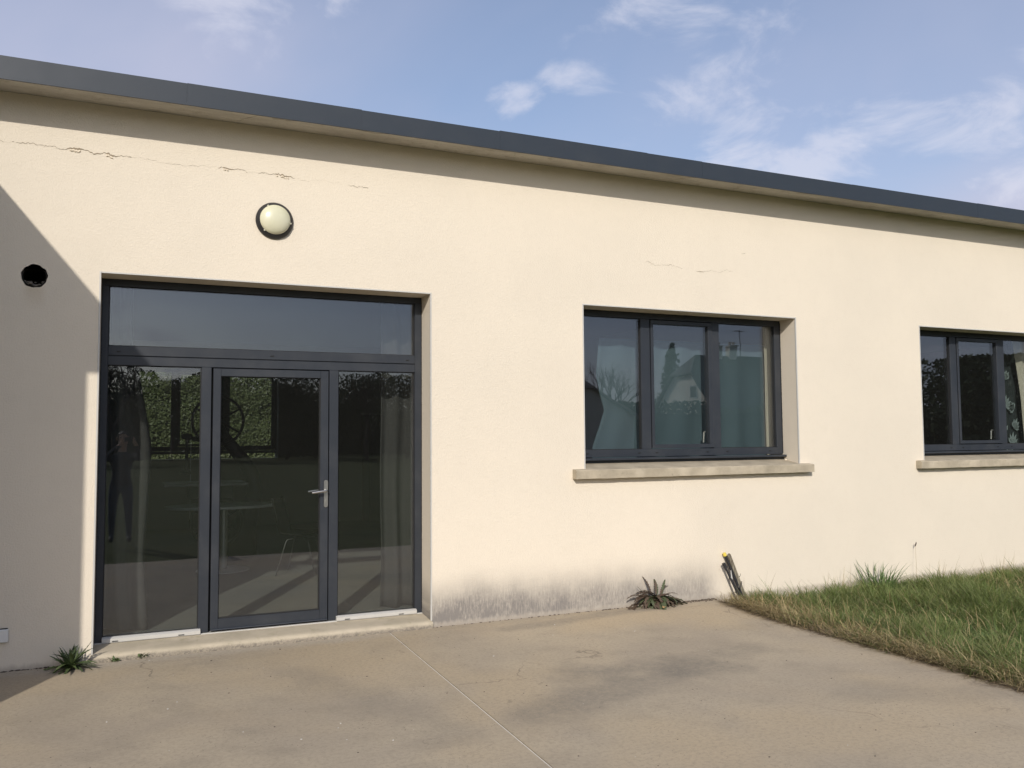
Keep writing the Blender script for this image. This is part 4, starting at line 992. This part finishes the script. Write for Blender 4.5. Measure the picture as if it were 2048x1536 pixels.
def drape(name, fx0, fx1, y, z0, z1, nf, amp, mat, label, seed, gather=None, cat='curtain', thick=.004):
    """hanging cloth; fx0/fx1 give its edges at height z."""
    r = random.Random(seed); nu, nz = nf*8, 26; b = MB(); ph = [r.uniform(-.5, .5) for _ in range(nf+2)]
    rows = []
    for j in range(nz+1):
        z = z0+(z1-z0)*j/nz; a, c = fx0(z), fx1(z); row = []
        for i in range(nu+1):
            u = i/nu; k = u*nf; p = ph[int(k)]*(1-k % 1)+ph[int(k)+1]*(k % 1)
            yy = y+amp*sin(2*pi*k+p*1.5+.5*sin(z*1.3+seed))*(.75+.25*sin(z*2+k))
            row.append(b.bm.verts.new((a+(c-a)*u+.012*sin(z*3+k), yy, z+(.015*sin(k*2.1+seed) if j == 0 else 0))))
        rows.append(row)
    for A, C in zip(rows, rows[1:]):
        for i in range(nu): b.bm.faces.new((A[i], A[i+1], C[i+1], C[i]))
    o = b.build(name, mat, None, True); s_ = o.modifiers.new('thick', 'SOLIDIFY'); s_.thickness = thick
    return tag(o, label, cat)
ip = lambda *t: (lambda z: float(np.interp(z, [q[0] for q in t], [q[1] for q in t])))
CURT = simple('grey_curtain_cloth', (0.046, 0.045, 0.042), 0.95, var=.12, scale=12)
DARKC = simple('dark_curtain_cloth', (0.05, 0.05, 0.055), 0.95)
drape('curtain', ip((0, 2.13), (1.0, 2.13), (1.8, 2.15), (2.4, 2.13), (3.2, 2.13)), ip((0, 2.50), (1.7, 2.48), (3.2, 2.50)), .60, .10, 3.15, 2, .05, CURT, 'grey curtain gathered at the right side of the glazed door', 3)
drape('curtain', ip((0, -.35), (3.2, -.38)), ip((0, .17), (.7, .13), (1.6, .15), (2.2, .06), (2.5, .01), (3.2, 0.0)), .62, .10, 3.15, 3, .05, CURT, 'grey curtain gathered at the left side of the glazed door', 6)
drape('curtain', ip((1.3, -.5), (3, -.5)), ip((1.3, .26), (1.6, .26), (2.2, .17), (2.9, .02), (3.2, -.05)), 8.80, 1.30, 3.2, 4, .05, DARKC, 'dark slanting curtain at the left of the back window indoors', 9)
SHEET = Mat('blue_grey_sheet', (0.05, 0.068, 0.076), .8, spec=.15); SHEET.base(SHEET.col((.068, .104, .122), SHEET.step(SHEET.noise(1.3, 4), .3, .7), (.080, .118, .134)))
drape('curtain', ip((1.4, 4.37), (1.55, 4.38), (1.75, 4.46), (1.93, 4.52), (2.1, 4.46), (2.3, 4.41), (2.5, 4.43), (2.71, 4.45)), lambda z: 6.70, .52, 1.36, 2.69, 6, .02, SHEET.m, 'thin blue grey sheet with a wavy left edge hung behind the nearer window', 12)
CREAM = simple('cream_curtain', (0.50, 0.47, 0.38), 0.95, var=.15, scale=5)
drape('curtain', ip((1.3, 6.60), (3, 6.56)), lambda z: 6.90, .455, 1.36, 3.1, 3, .02, CREAM, 'cream curtain edge at the right of the nearer window', 14)
drape('curtain', ip((1.3, 11.06), (2.1, 11.00), (2.6, 10.92), (3, 10.86)), lambda z: 11.5, .50, 1.36, 3.1, 4, .03, CREAM, 'cream curtain at the right of the farther window', 16)
TEAL = simple('leaf_print_dark', (0.018, 0.026, 0.026), 0.95)
lc = drape('curtain', ip((1.3, 10.72), (2.2, 10.72), (2.45, 10.80), (3, 10.92)), lambda z: 11.5, .60, 1.36, 3.1, 5, .02, TEAL, 'dark curtain printed with pale palm leaves in the farther window', 18)
b = MB(); r = random.Random(2)
for cx, cz, sc, a0 in ((10.76, 2.02, .19, .7), (10.74, 1.66, .18, 2.0), (10.88, 1.50, .18, 1.2), (10.95, 1.98, .15, 2.6), (10.80, 2.38, .15, 1.6), (10.93, 1.72, .16, .9), (10.84, 1.40, .12, 2.0)):
    for k in range(6):
        a = a0-1.0+2.0*k/5; d = Vector((cos(a), 0, sin(a))); s = Vector((-d.z, 0, d.x)); l = sc*(1-.3*abs(k-2.5)/2.5)*r.uniform(.85, 1.1)
        p = Vector((cx, .566, cz)); b.poly([p, p+d*l*.6+s*.024, p+d*l, p+d*l*.6-s*.024])
b.build('leaf_print', simple('leaf_print_pale', (0.22, 0.27, 0.26), .9), lc)

# ------------------------------------------------------------------ hedge behind the building
def leaf_cloud(P, size, up=.35, nseed=0, bias=(0, 0, 0)):
    """one quad per point of P with random tilt."""
    g = np.random.default_rng(nseed); n = len(P)
    nrm = g.normal(size=(n, 3)); nrm[:, 2] += up; nrm += np.array(bias); nrm /= np.linalg.norm(nrm, axis=1)[:, None]
    t = g.normal(size=(n, 3)); t -= nrm*(t*nrm).sum(1)[:, None]; t /= np.linalg.norm(t, axis=1)[:, None]; bt = np.cross(nrm, t)
    s = (size*g.uniform(.6, 1.4, n))[:, None]
    V = np.stack([P-t*s, P+bt*s*.55, P+t*s, P-bt*s*.55], 1).reshape(-1, 3)
    return V, np.arange(4*n).reshape(-1, 4)
HEDGE = mat_leaf('hedge_leaf', [(0.085, 0.108, 0.040), (0.098, 0.120, 0.045), (0.112, 0.130, 0.052), (0.090, 0.113, 0.042)], .5, .2, 1)
n = 130000; P = np.stack([nrng.uniform(-3, 9, n), 17.4+np.abs(nrng.normal(0, .22, n)), nrng.uniform(-.1, 5.6, n)], 1)
P[:, 1] += .25*(vnoise(P[:, 0]+10, P[:, 2]+10, 2.2, 21)-.5)
he = empty('hedge', (2, 17.6, 0), label='tall clipped green hedge seen through the back window', cat='hedge')
V, Q = leaf_cloud(P, np.full(n, .036), .2, 4, (0, -2.0, .6)); V -= np.array(he.location); raw('foliage', V, Q, HEDGE, he)
b = MB(); b.box(-3, 9, 17.75, 18.4, -.1, 5.4); local(b.build('core', simple('hedge_core', (.04, .055, .022), .95), he), he)

# ------------------------------------------------------------------ the view across the meadow, seen in the glass
BARK = simple('bark', (0.085, 0.070, 0.055), 0.95, var=.4, scale=3)
DGREEN = mat_leaf('evergreen_leaf', [(0.034, 0.052, 0.022), (0.054, 0.074, 0.030), (0.044, 0.062, 0.030)], .6, .15, .6)
TGREEN = mat_leaf('tree_leaf', [(0.030, 0.048, 0.014), (0.045, 0.062, 0.02), (0.06, 0.07, 0.03)], .6, .2, .6)
def bare_tree(x, y, h, seed, label, spread=.5):
    r = random.Random(seed); t = empty('bare_tree', (x, y, -.09), label=label, cat='tree', group='trees across the meadow')
    tr = MB(); cr = MB()
    def grow(p, d, l, rad, lev):
        q = p+d*l; mid = p+d*l*.5+Vector((r.uniform(-1, 1), r.uniform(-1, 1), 0))*l*.06
        (tr if lev < 2 else cr).tube([p, mid, q], [rad, rad*.85, rad*.62], 5 if lev < 2 else 3, False)
        if lev >= 6 or rad < .005: return
        for k in range(3 if lev < 4 else r.choice((2, 3))):
            a = r.uniform(0, 2*pi); e = spread*r.uniform(.5, 1.25)
            o = d.orthogonal().normalized(); nd = (d*cos(e)+(o*cos(a)+d.cross(o)*sin(a))*sin(e)+Vector((0, 0, .12))).normalized()
            grow(q if k else p+d*l*r.uniform(.7, 1), nd, l*r.uniform(.62, .86), rad*.58, lev+1)
    grow(Vector((0, 0, 0)), Vector((r.uniform(-.05, .05), 0, 1)).normalized(), h*.27, h*.024, 0)
    tr.build('trunk', BARK, t, True); cr.build('crown', BARK, t)
    return t
def leafy_tree(x, y, h, rx, seed, label, name='leafy_tree', mat=None, n=2600, cone=False, z0=.15, size=.16):
    g = np.random.default_rng(seed); t = empty(name, (x, y, -.09), label=label, cat='tree', group='trees across the meadow')
    b = MB(); b.tube([(0, 0, 0), (0.05, 0, h*.4), (0, .05, h*.8)], [h*.03, h*.022, h*.008], 7); b.build('trunk', BARK, t, True)
    k = 26+n//150; u = g.uniform(0, 1, k); zz = h*(z0+(1-z0)*u)
    prof = (1-u)**.8 if cone else np.sqrt(np.clip(1-((u-.42)/.60)**2, .03, 1))
    a = g.uniform(0, 2*pi, k); q = rx*prof*g.uniform(.15, .8, k); C = np.stack([q*np.cos(a), q*np.sin(a), zz], 1)
    i = g.integers(0, k, n); rad = (rx*(.30 if cone else .42)*(.5+prof[i]))[:, None]
    d = g.normal(size=(n, 3)); d /= np.linalg.norm(d, axis=1)[:, None]; P = C[i]+d*rad*g.uniform(.55, 1.0, (n, 1))*np.array([1, 1, .75])
    P = P[P[:, 2] > .15]; P[:, 2] = np.minimum(P[:, 2], h)
    V, Q = leaf_cloud(P, np.full(len(P), size), .3, seed); raw('crown', V, Q, mat or TGREEN, t)
    return t
trees = [('b', -1.1, -62, 9.2, 1, 'large bare tree reflected at the left end of the glazed door'), ('b', 2.9, -66, 8.0, 2, 'bare tree reflected beside the big bare one in the left pane'),
         ('l', 5.6, -60, 6.4, 3.0, 'bushy tree reflected in the left pane near the door post'), ('b', 8.6, -70, 7.6, 3, 'bare tree reflected in the middle of the door leaf'),
         ('l', 11.8, -64, 6.0, 3.2, 'rounded tree reflected behind the door handle side'), ('b', 17.5, -60, 7.6, 4, 'spreading bare tree reflected in the right pane'),
         ('l', 21.5, -62, 7.0, 3.4, 'dark full tree reflected at the right edge of the glazed door'), ('l', 15.0, -68, 5.6, 3.2, 'low bushy tree reflected left of the spreading bare one'),
         ('l', -5.5, -60, 7.2, 3.4, 'dense tree standing beyond the left end of the door reflection'), ('b', 36.8, -54, 8.4, 6, 'bare tree reflected in the left light of the nearer window')]
for t in trees:
    if t[0] == 'b': bare_tree(t[1], t[2], t[3], t[4], t[5], .48)
    else: leafy_tree(t[1], t[2], t[3], t[4], int(t[3]*100), t[5], mat=DGREEN, n=6500, size=.14)
def conifer(x, y, h, rx, seed, label):
    g = np.random.default_rng(seed); t = empty('conifer', (x, y, -.09), label=label, cat='tree', group='trees across the meadow')
    b = MB(); b.tube([(0, 0, 0), (0, 0, h*.6), (.05, 0, h)], [.22, .12, .02], 7); b.build('trunk', BARK, t, True); P = []
    for z in np.arange(.6, h-.1, .22):
        l = rx*(1-z/h)**.8*g.uniform(.75, 1.15)
        for a in g.uniform(0, 2*pi, 8):
            ll = l*g.uniform(.6, 1.25); q = g.uniform(.1, 1, 26); P.append(np.stack([q*ll*np.cos(a), q*ll*np.sin(a), z-.35*ll*q**1.5+.12*ll*q**4+g.normal(0, .05, 26)], 1)+g.normal(0, .06, (26, 3)))
    P = np.concatenate(P); V, Q = leaf_cloud(P, np.full(len(P), .11), .3, seed); raw('crown', V, Q, DGREEN, t)
conifer(40.2, -50.2, 9.3, 2.5, 31, 'pointed conifer reflected in the middle of the nearer window')
leafy_tree(48.0, -27.0, 6.2, 5.8, 33, 'broad dark evergreen reflected in the farther window', 'evergreen_tree', DGREEN, 26000, False, .02, .15)
leafy_tree(43.0, -33.0, 4.3, 3.4, 34, 'smaller dark evergreen reflected at the left of the farther window', 'evergreen_tree', DGREEN, 9000, False, .02, .14)
leafy_tree(54.0, -19.0, 6.2, 4.8, 35, 'dark evergreen reflected at the right of the farther window', 'evergreen_tree', DGREEN, 12000, False, .02, .15)
n = 220000; x = nrng.uniform(-60, 110, n); y = np.where(x < 32, -84, -84+(x-32)*.75)+nrng.uniform(-4, 4, n); hh = np.where(x < 26, 1.0, .55)*(4.6+3.6*vnoise(x+100, y+100, .16, 40)+1.6*vnoise(x+100, y+100, .6, 41))
P = np.stack([x, y, hh*(1-.92*np.abs(nrng.uniform(-1, 1, n))**1.5)], 1); V, Q = leaf_cloud(P, np.full(n, .17), .3, 6)
cx_ = np.linspace(-60, 110, 341); cy_ = np.where(cx_ < 32, -84, -84+(cx_-32)*.75)
ch_ = np.where(cx_ < 26, 1.0, .55)*(4.6+3.6*vnoise(cx_+100, cy_+100, .16, 40)+1.6*vnoise(cx_+100, cy_+100, .6, 41))*.86
CV = np.stack([np.concatenate([cx_, cx_]), np.concatenate([cy_, cy_]), np.concatenate([np.full(341, -.1), ch_])], 1); ii = np.arange(340)
Q = np.concatenate([Q, np.stack([ii, ii+1, ii+342, ii+341], 1)+len(V)]); V = np.concatenate([V, CV])
tag(raw('far_woodland', V, Q, DGREEN), 'dark line of far woodland across the meadow', 'woodland', kind='stuff')
n = 9000; tt = nrng.uniform(0, 1, n); P = np.stack([29+tt*17, -44+tt*12+nrng.uniform(-.7, .7, n), 3.6*np.sqrt(nrng.uniform(0, 1, n))], 1); P[:, 2] *= .85+.3*vnoise(P[:, 0], P[:, 1]+90, .6, 50)
hd = empty('garden_hedge', (37, -38, -.09), label='long dark garden hedge in front of the gabled house', cat='hedge'); V, Q = leaf_cloud(P, np.full(n, .16), .3, 7); V -= np.array(hd.location)
raw('foliage', V, Q, DGREEN, hd)
b = MB(); b.prism([(28.4, -44.3), (46.6, -31.5), (46.2, -31.0), (28.0, -43.8)], -.05, 3.1, 'z'); local(b.build('core', simple('hedge_dark_core', (.02, .028, .012), .95), hd), hd)

# houses across the meadow
HW = simple('house_render', (0.76, 0.71, 0.61), .9, var=.08, scale=1); SLATE = simple('slate', (0.055, 0.058, 0.065), .6, var=.3, scale=2)
TILE = simple('old_tiles', (0.34, 0.29, 0.25), .8, var=.3, scale=3)
def house(loc, rot, wd, ln, eave, ridge, label, chim, winds, hip=1.4, roofm=None):
    h = empty('house', loc, label=label, cat='house'); h.rotation_euler = (0, 0, rot)
    sl = (ridge-eave)/(wd/2); zc_ = ridge-hip; hw = hip/sl; th = .16
    b = MB(); b.prism([(-wd/2, 0), (wd/2, 0), (wd/2, eave), (hw, zc_), (-hw, zc_), (-wd/2, eave)], 0, ln); b.build('wall', HW, h)
    b = MB(); o_ = .4; ez = eave-o_*sl; ey = wd/2+o_
    for up in (.02, .02+th):
        R0, R1 = (hip*.8, 0, ridge+up), (ln-hip*.8, 0, ridge+up)
        for s_ in (-1, 1):
            b.poly([R0, R1, (ln+.3, s_*hw, zc_+up), (ln+.3, s_*ey, ez+up), (-.3, s_*ey, ez+up), (-.3, s_*hw, zc_+up)])
        b.poly([R0, (-.3, -hw, zc_+up), (-.3, hw, zc_+up)]); b.poly([R1, (ln+.3, hw, zc_+up), (ln+.3, -hw, zc_+up)])
    for s_ in (-1, 1):
        for xx in (-.3, ln+.3): b.poly([(xx, s_*hw, zc_+.02), (xx, s_*ey, ez+.02), (xx, s_*ey, ez+.02+th), (xx, s_*hw, zc_+.02+th)])
        b.poly([(-.3, s_*ey, ez+.02), (ln+.3, s_*ey, ez+.02), (ln+.3, s_*ey, ez+.02+th), (-.3, s_*ey, ez+.02+th)])
    for xx in (-.3, ln+.3): b.poly([(xx, -hw, zc_+.02), (xx, hw, zc_+.02), (xx, hw, zc_+.02+th), (xx, -hw, zc_+.02+th)])
    rf = b.build('roof', roofm or SLATE, h)
    for cx in chim:
        b = MB(); b.box(cx-.3, cx+.3, -.25, .25, ridge-.4, ridge+.9); b.box(cx-.36, cx+.36, -.31, .31, ridge+.9, ridge+1.0)
        for q in (-.15, .15): b.tube([(cx+q, 0, ridge+1.0), (cx+q, 0, ridge+1.3)], .09, 8)
        b.build('chimney', HW, rf)
    b = MB(); cx = chim[-1]+.8; b.tube([(cx, 0, ridge), (cx, 0, ridge+2.3)], .03, 6); b.tube([(cx-.7, 0, ridge+2.2), (cx+.5, 0, ridge+2.2)], .02, 6)
    for k in range(5): b.tube([(cx-.6+.25*k, -.35, ridge+2.2), (cx-.6+.25*k, .35, ridge+2.2)], .012, 5)
    b.build('aerial', CAST, rf)
    for (x, y, z, w, hh, ax) in winds:
        b = MB()
        if ax == 'g': b.box(-.04, .03, y-w/2, y+w/2, z, z+hh)
        else: b.box(x-w/2, x+w/2, ax*(wd/2)-.04, ax*(wd/2)+.04, z, z+hh)
        f = b.build('window', WHITE, h); b = MB()
        if ax == 'g': b.box(-.05, -.042, y-w/2+.08, y+w/2-.08, z+.08, z+hh-.08)
        else: b.box(x-w/2+.08, x+w/2-.08, ax*(wd/2+.046)-.003, ax*(wd/2+.046)+.003, z+.08, z+hh-.08)
        b.build('pane', BLACK, f)
    return h
house((37.7, -45.0, -.09), RAD(-1), 7.6, 11, 3.4, 7.6, 'gabled house with slate roof and two chimneys reflected in the nearer window', (3.2, 4.6), [(0, 1.2, 4.4, .9, 1.0, 'g'), (0, -1.5, 1.0, 1.2, 1.3, 'g'), (0, 1.8, 1.0, 1.2, 1.3, 'g'), (3, 0, 1.0, 1.4, 1.3, 1), (7, 0, 1.0, 1.4, 1.3, 1)])
house((27.2, -47.5, -.09), RAD(104), 7.0, 10.2, 2.9, 5.2, 'low house with a pale wall reflected at the left edge of the nearer window', (2.0,), [(3, 0, .9, 1.3, 1.2, 1), (7, 0, .9, 1.3, 1.2, 1)], .6, TILE)

# ------------------------------------------------------------------ the photographer, seen only in the door glass
def person(loc):
    root = empty('person', loc, label='person in dark clothes holding a phone up, faintly reflected in the left pane', cat='person')
    J = {}; E_ = []; R_ = {}
    def j(n, p, r, par=None):
        J[n] = Vector(p); R_[n] = r if isinstance(r, tuple) else (r, r)
        if par: E_.append((par, n))
    # facing +y (the wall); the phone lens is the camera
    j('pelvis', (-.12, -.42, .95), (.150, .115)); j('waist', (-.12, -.42, 1.08), (.135, .105), 'pelvis'); j('chest', (-.12, -.41, 1.28), (.155, .115), 'waist'); j('neck0', (-.12, -.42, 1.45), (.075, .07), 'chest')
    j('neck1', (-.115, -.40, 1.53), (.056, .056), 'neck0'); j('head0', (-.11, -.385, 1.62), (.075, .088), 'neck1'); j('head1', (-.11, -.38, 1.70), (.078, .095), 'head0'); j('head2', (-.11, -.39, 1.77), (.058, .07), 'head1')
    for s, nm in ((-1, 'l'), (1, 'r')):
        j('hip'+nm, (-.12+s*.10, -.42, .88), .098, 'pelvis'); j('knee'+nm, (-.12+s*.12, -.40, .50), .064, 'hip'+nm); j('calf'+nm, (-.12+s*.125, -.43, .36), .058, 'knee'+nm); j('ank'+nm, (-.12+s*.13, -.44, .10), .042, 'calf'+nm); j('foot'+nm, (-.12+s*.14, -.30, .05), .042, 'ank'+nm)
        j('sh'+nm, (-.12+s*.18, -.41, 1.41), .066, 'chest'); 
        elb = (-.42, -.26, 1.32) if s < 0 else (.16, -.20, 1.36)
        wr = (-.135, -.075, 1.60) if s < 0 else (.075, -.075, 1.60)
        j('el'+nm, elb, .048, 'sh'+nm); j('fa'+nm, tuple(Vector(elb).lerp(Vector(wr), .35)), .044, 'el'+nm); j('wr'+nm, wr, .030, 'fa'+nm)
        pm = (-.105, -.045, 1.655) if s < 0 else (.045, -.045, 1.655)
        j('palm'+nm, pm, (.034, .022), 'wr'+nm)
    me = bpy.data.meshes.new('body'); names = list(J)
    me.from_pydata([J[k] for k in names], [(names.index(a), names.index(c)) for a, c in E_], [])
    o = put('body', me, root); m = o.modifiers.new('skin', 'SKIN'); m.use_smooth_shade = True; o.modifiers.new('sub', 'SUBSURF').levels = 2
    for i, k in enumerate(names):
        v = me.skin_vertices[0].data[i]; v.radius = R_[k]; v.use_root = (k == 'pelvis')
    dg = bpy.context.evaluated_depsgraph_get(); em = bpy.data.meshes.new_from_object(o.evaluated_get(dg)); o.modifiers.clear(); o.data = em
    em.materials.clear(); SK = simple('skin', (0.42, 0.26, 0.18), .6, var=.06); CL = simple('navy_jacket', (0.035, 0.04, 0.055), .9, var=.2, scale=20); JE = simple('jeans', (0.06, 0.075, 0.11), .9, var=.2, scale=25); SH = simple('shoes', (0.05, 0.045, 0.04), .7)
    for q in (SK, CL, JE, SH): em.materials.append(q)
    for p in em.polygons:
        c = p.center; p.material_index = 0 if (c.z > 1.485 and (abs(c.x+.11) < .12 and c.y < -.28)) or (c.y > -.10 and c.z > 1.575) else 1 if c.z > .93 else 2 if c.z > .11 else 3
        p.use_smooth = True
    # fingers curl round the phone edges; thumbs come from the palm side
    for s, px0 in ((-1, -.100), (1, .042)):
        for k in range(4):
            l = (.9, 1.0, .95, .78)[k]; z = 1.690-.021*k; xo = px0-s*(-.012)
            pts = [Vector((xo, -.045, z)), Vector((xo+s*.004, -.012, z+.006)), Vector((xo-s*.010, .004-.022, z+.008)), Vector((xo-s*.026*l, .002-.022, z+.009))]
            b = MB(); b.tube(pts, [.0095, .0088, .0082, .0065], 8); b.build('finger', SK, o, True)
        b = MB(); b.tube([Vector((px0, -.05, 1.645)), Vector((px0-s*.014, -.052, 1.668)), Vector((px0-s*.030, -.050, 1.684))], [.012, .0105, .008], 8); b.build('thumb', SK, o, True)
    HA = simple('dark_hair', (0.03, 0.022, 0.017), .7)
    b = MB(); g = bmesh.ops.create_uvsphere(b.bm, u_segments=20, v_segments=12, radius=1)
    for v in g['verts']:
        v.co = Vector((v.co.x*.088, v.co.y*.104-.012, v.co.z*.095)); v.co += Vector((-.11, -.39, 1.715))
    bmesh.ops.delete(b.bm, geom=[v for v in b.bm.verts if v.co.y > -.355 and v.co.z < 1.745 or v.co.z < 1.63], context='VERTS'); b.build('hair', HA, o, True)
    b = MB(); b.tube([(-.11, -.287, 1.70), (-.11, -.268, 1.668), (-.11, -.285, 1.655)], [.008, .014, .009], 8); b.build('nose', SK, o, True)
    for s in (-1, 1):
        b = MB(); b.tube([(-.11+s*.033-.008, -.296, 1.705), (-.11+s*.033+.008, -.296, 1.705)], .008, 8); b.build('eye', BLACK, o, True)
        b = MB(); b.tube([(-.11+s*.082, -.39, 1.66), (-.11+s*.092, -.40, 1.69), (-.11+s*.084, -.39, 1.72)], [.008, .014, .008], 8); b.build('ear', SK, o, True)
    b = MB(); b.tube([(-.135, -.297, 1.625), (-.11, -.290, 1.623), (-.085, -.297, 1.625)], .006, 6); b.build('mouth', simple('lips', (.30, .13, .11), .5), o, True)
    return root
person((CAM.x, CAM.y, -.05+.03))
ph = empty('phone', (CAM.x-.028, CAM.y-.030, 1.655), label='dark smartphone held up by the person reflected in the door', cat='phone')
b = MB(); b.box(-.070, .070, -.004, .004, -.034, .034, .003); b.build('case', BLACK, ph)
b = MB(); b.box(-.064, .064, -.0052, -.0041, -.030, .030); b.build('screen', simple('phone_screen', (.03, .035, .045), .15), ph)
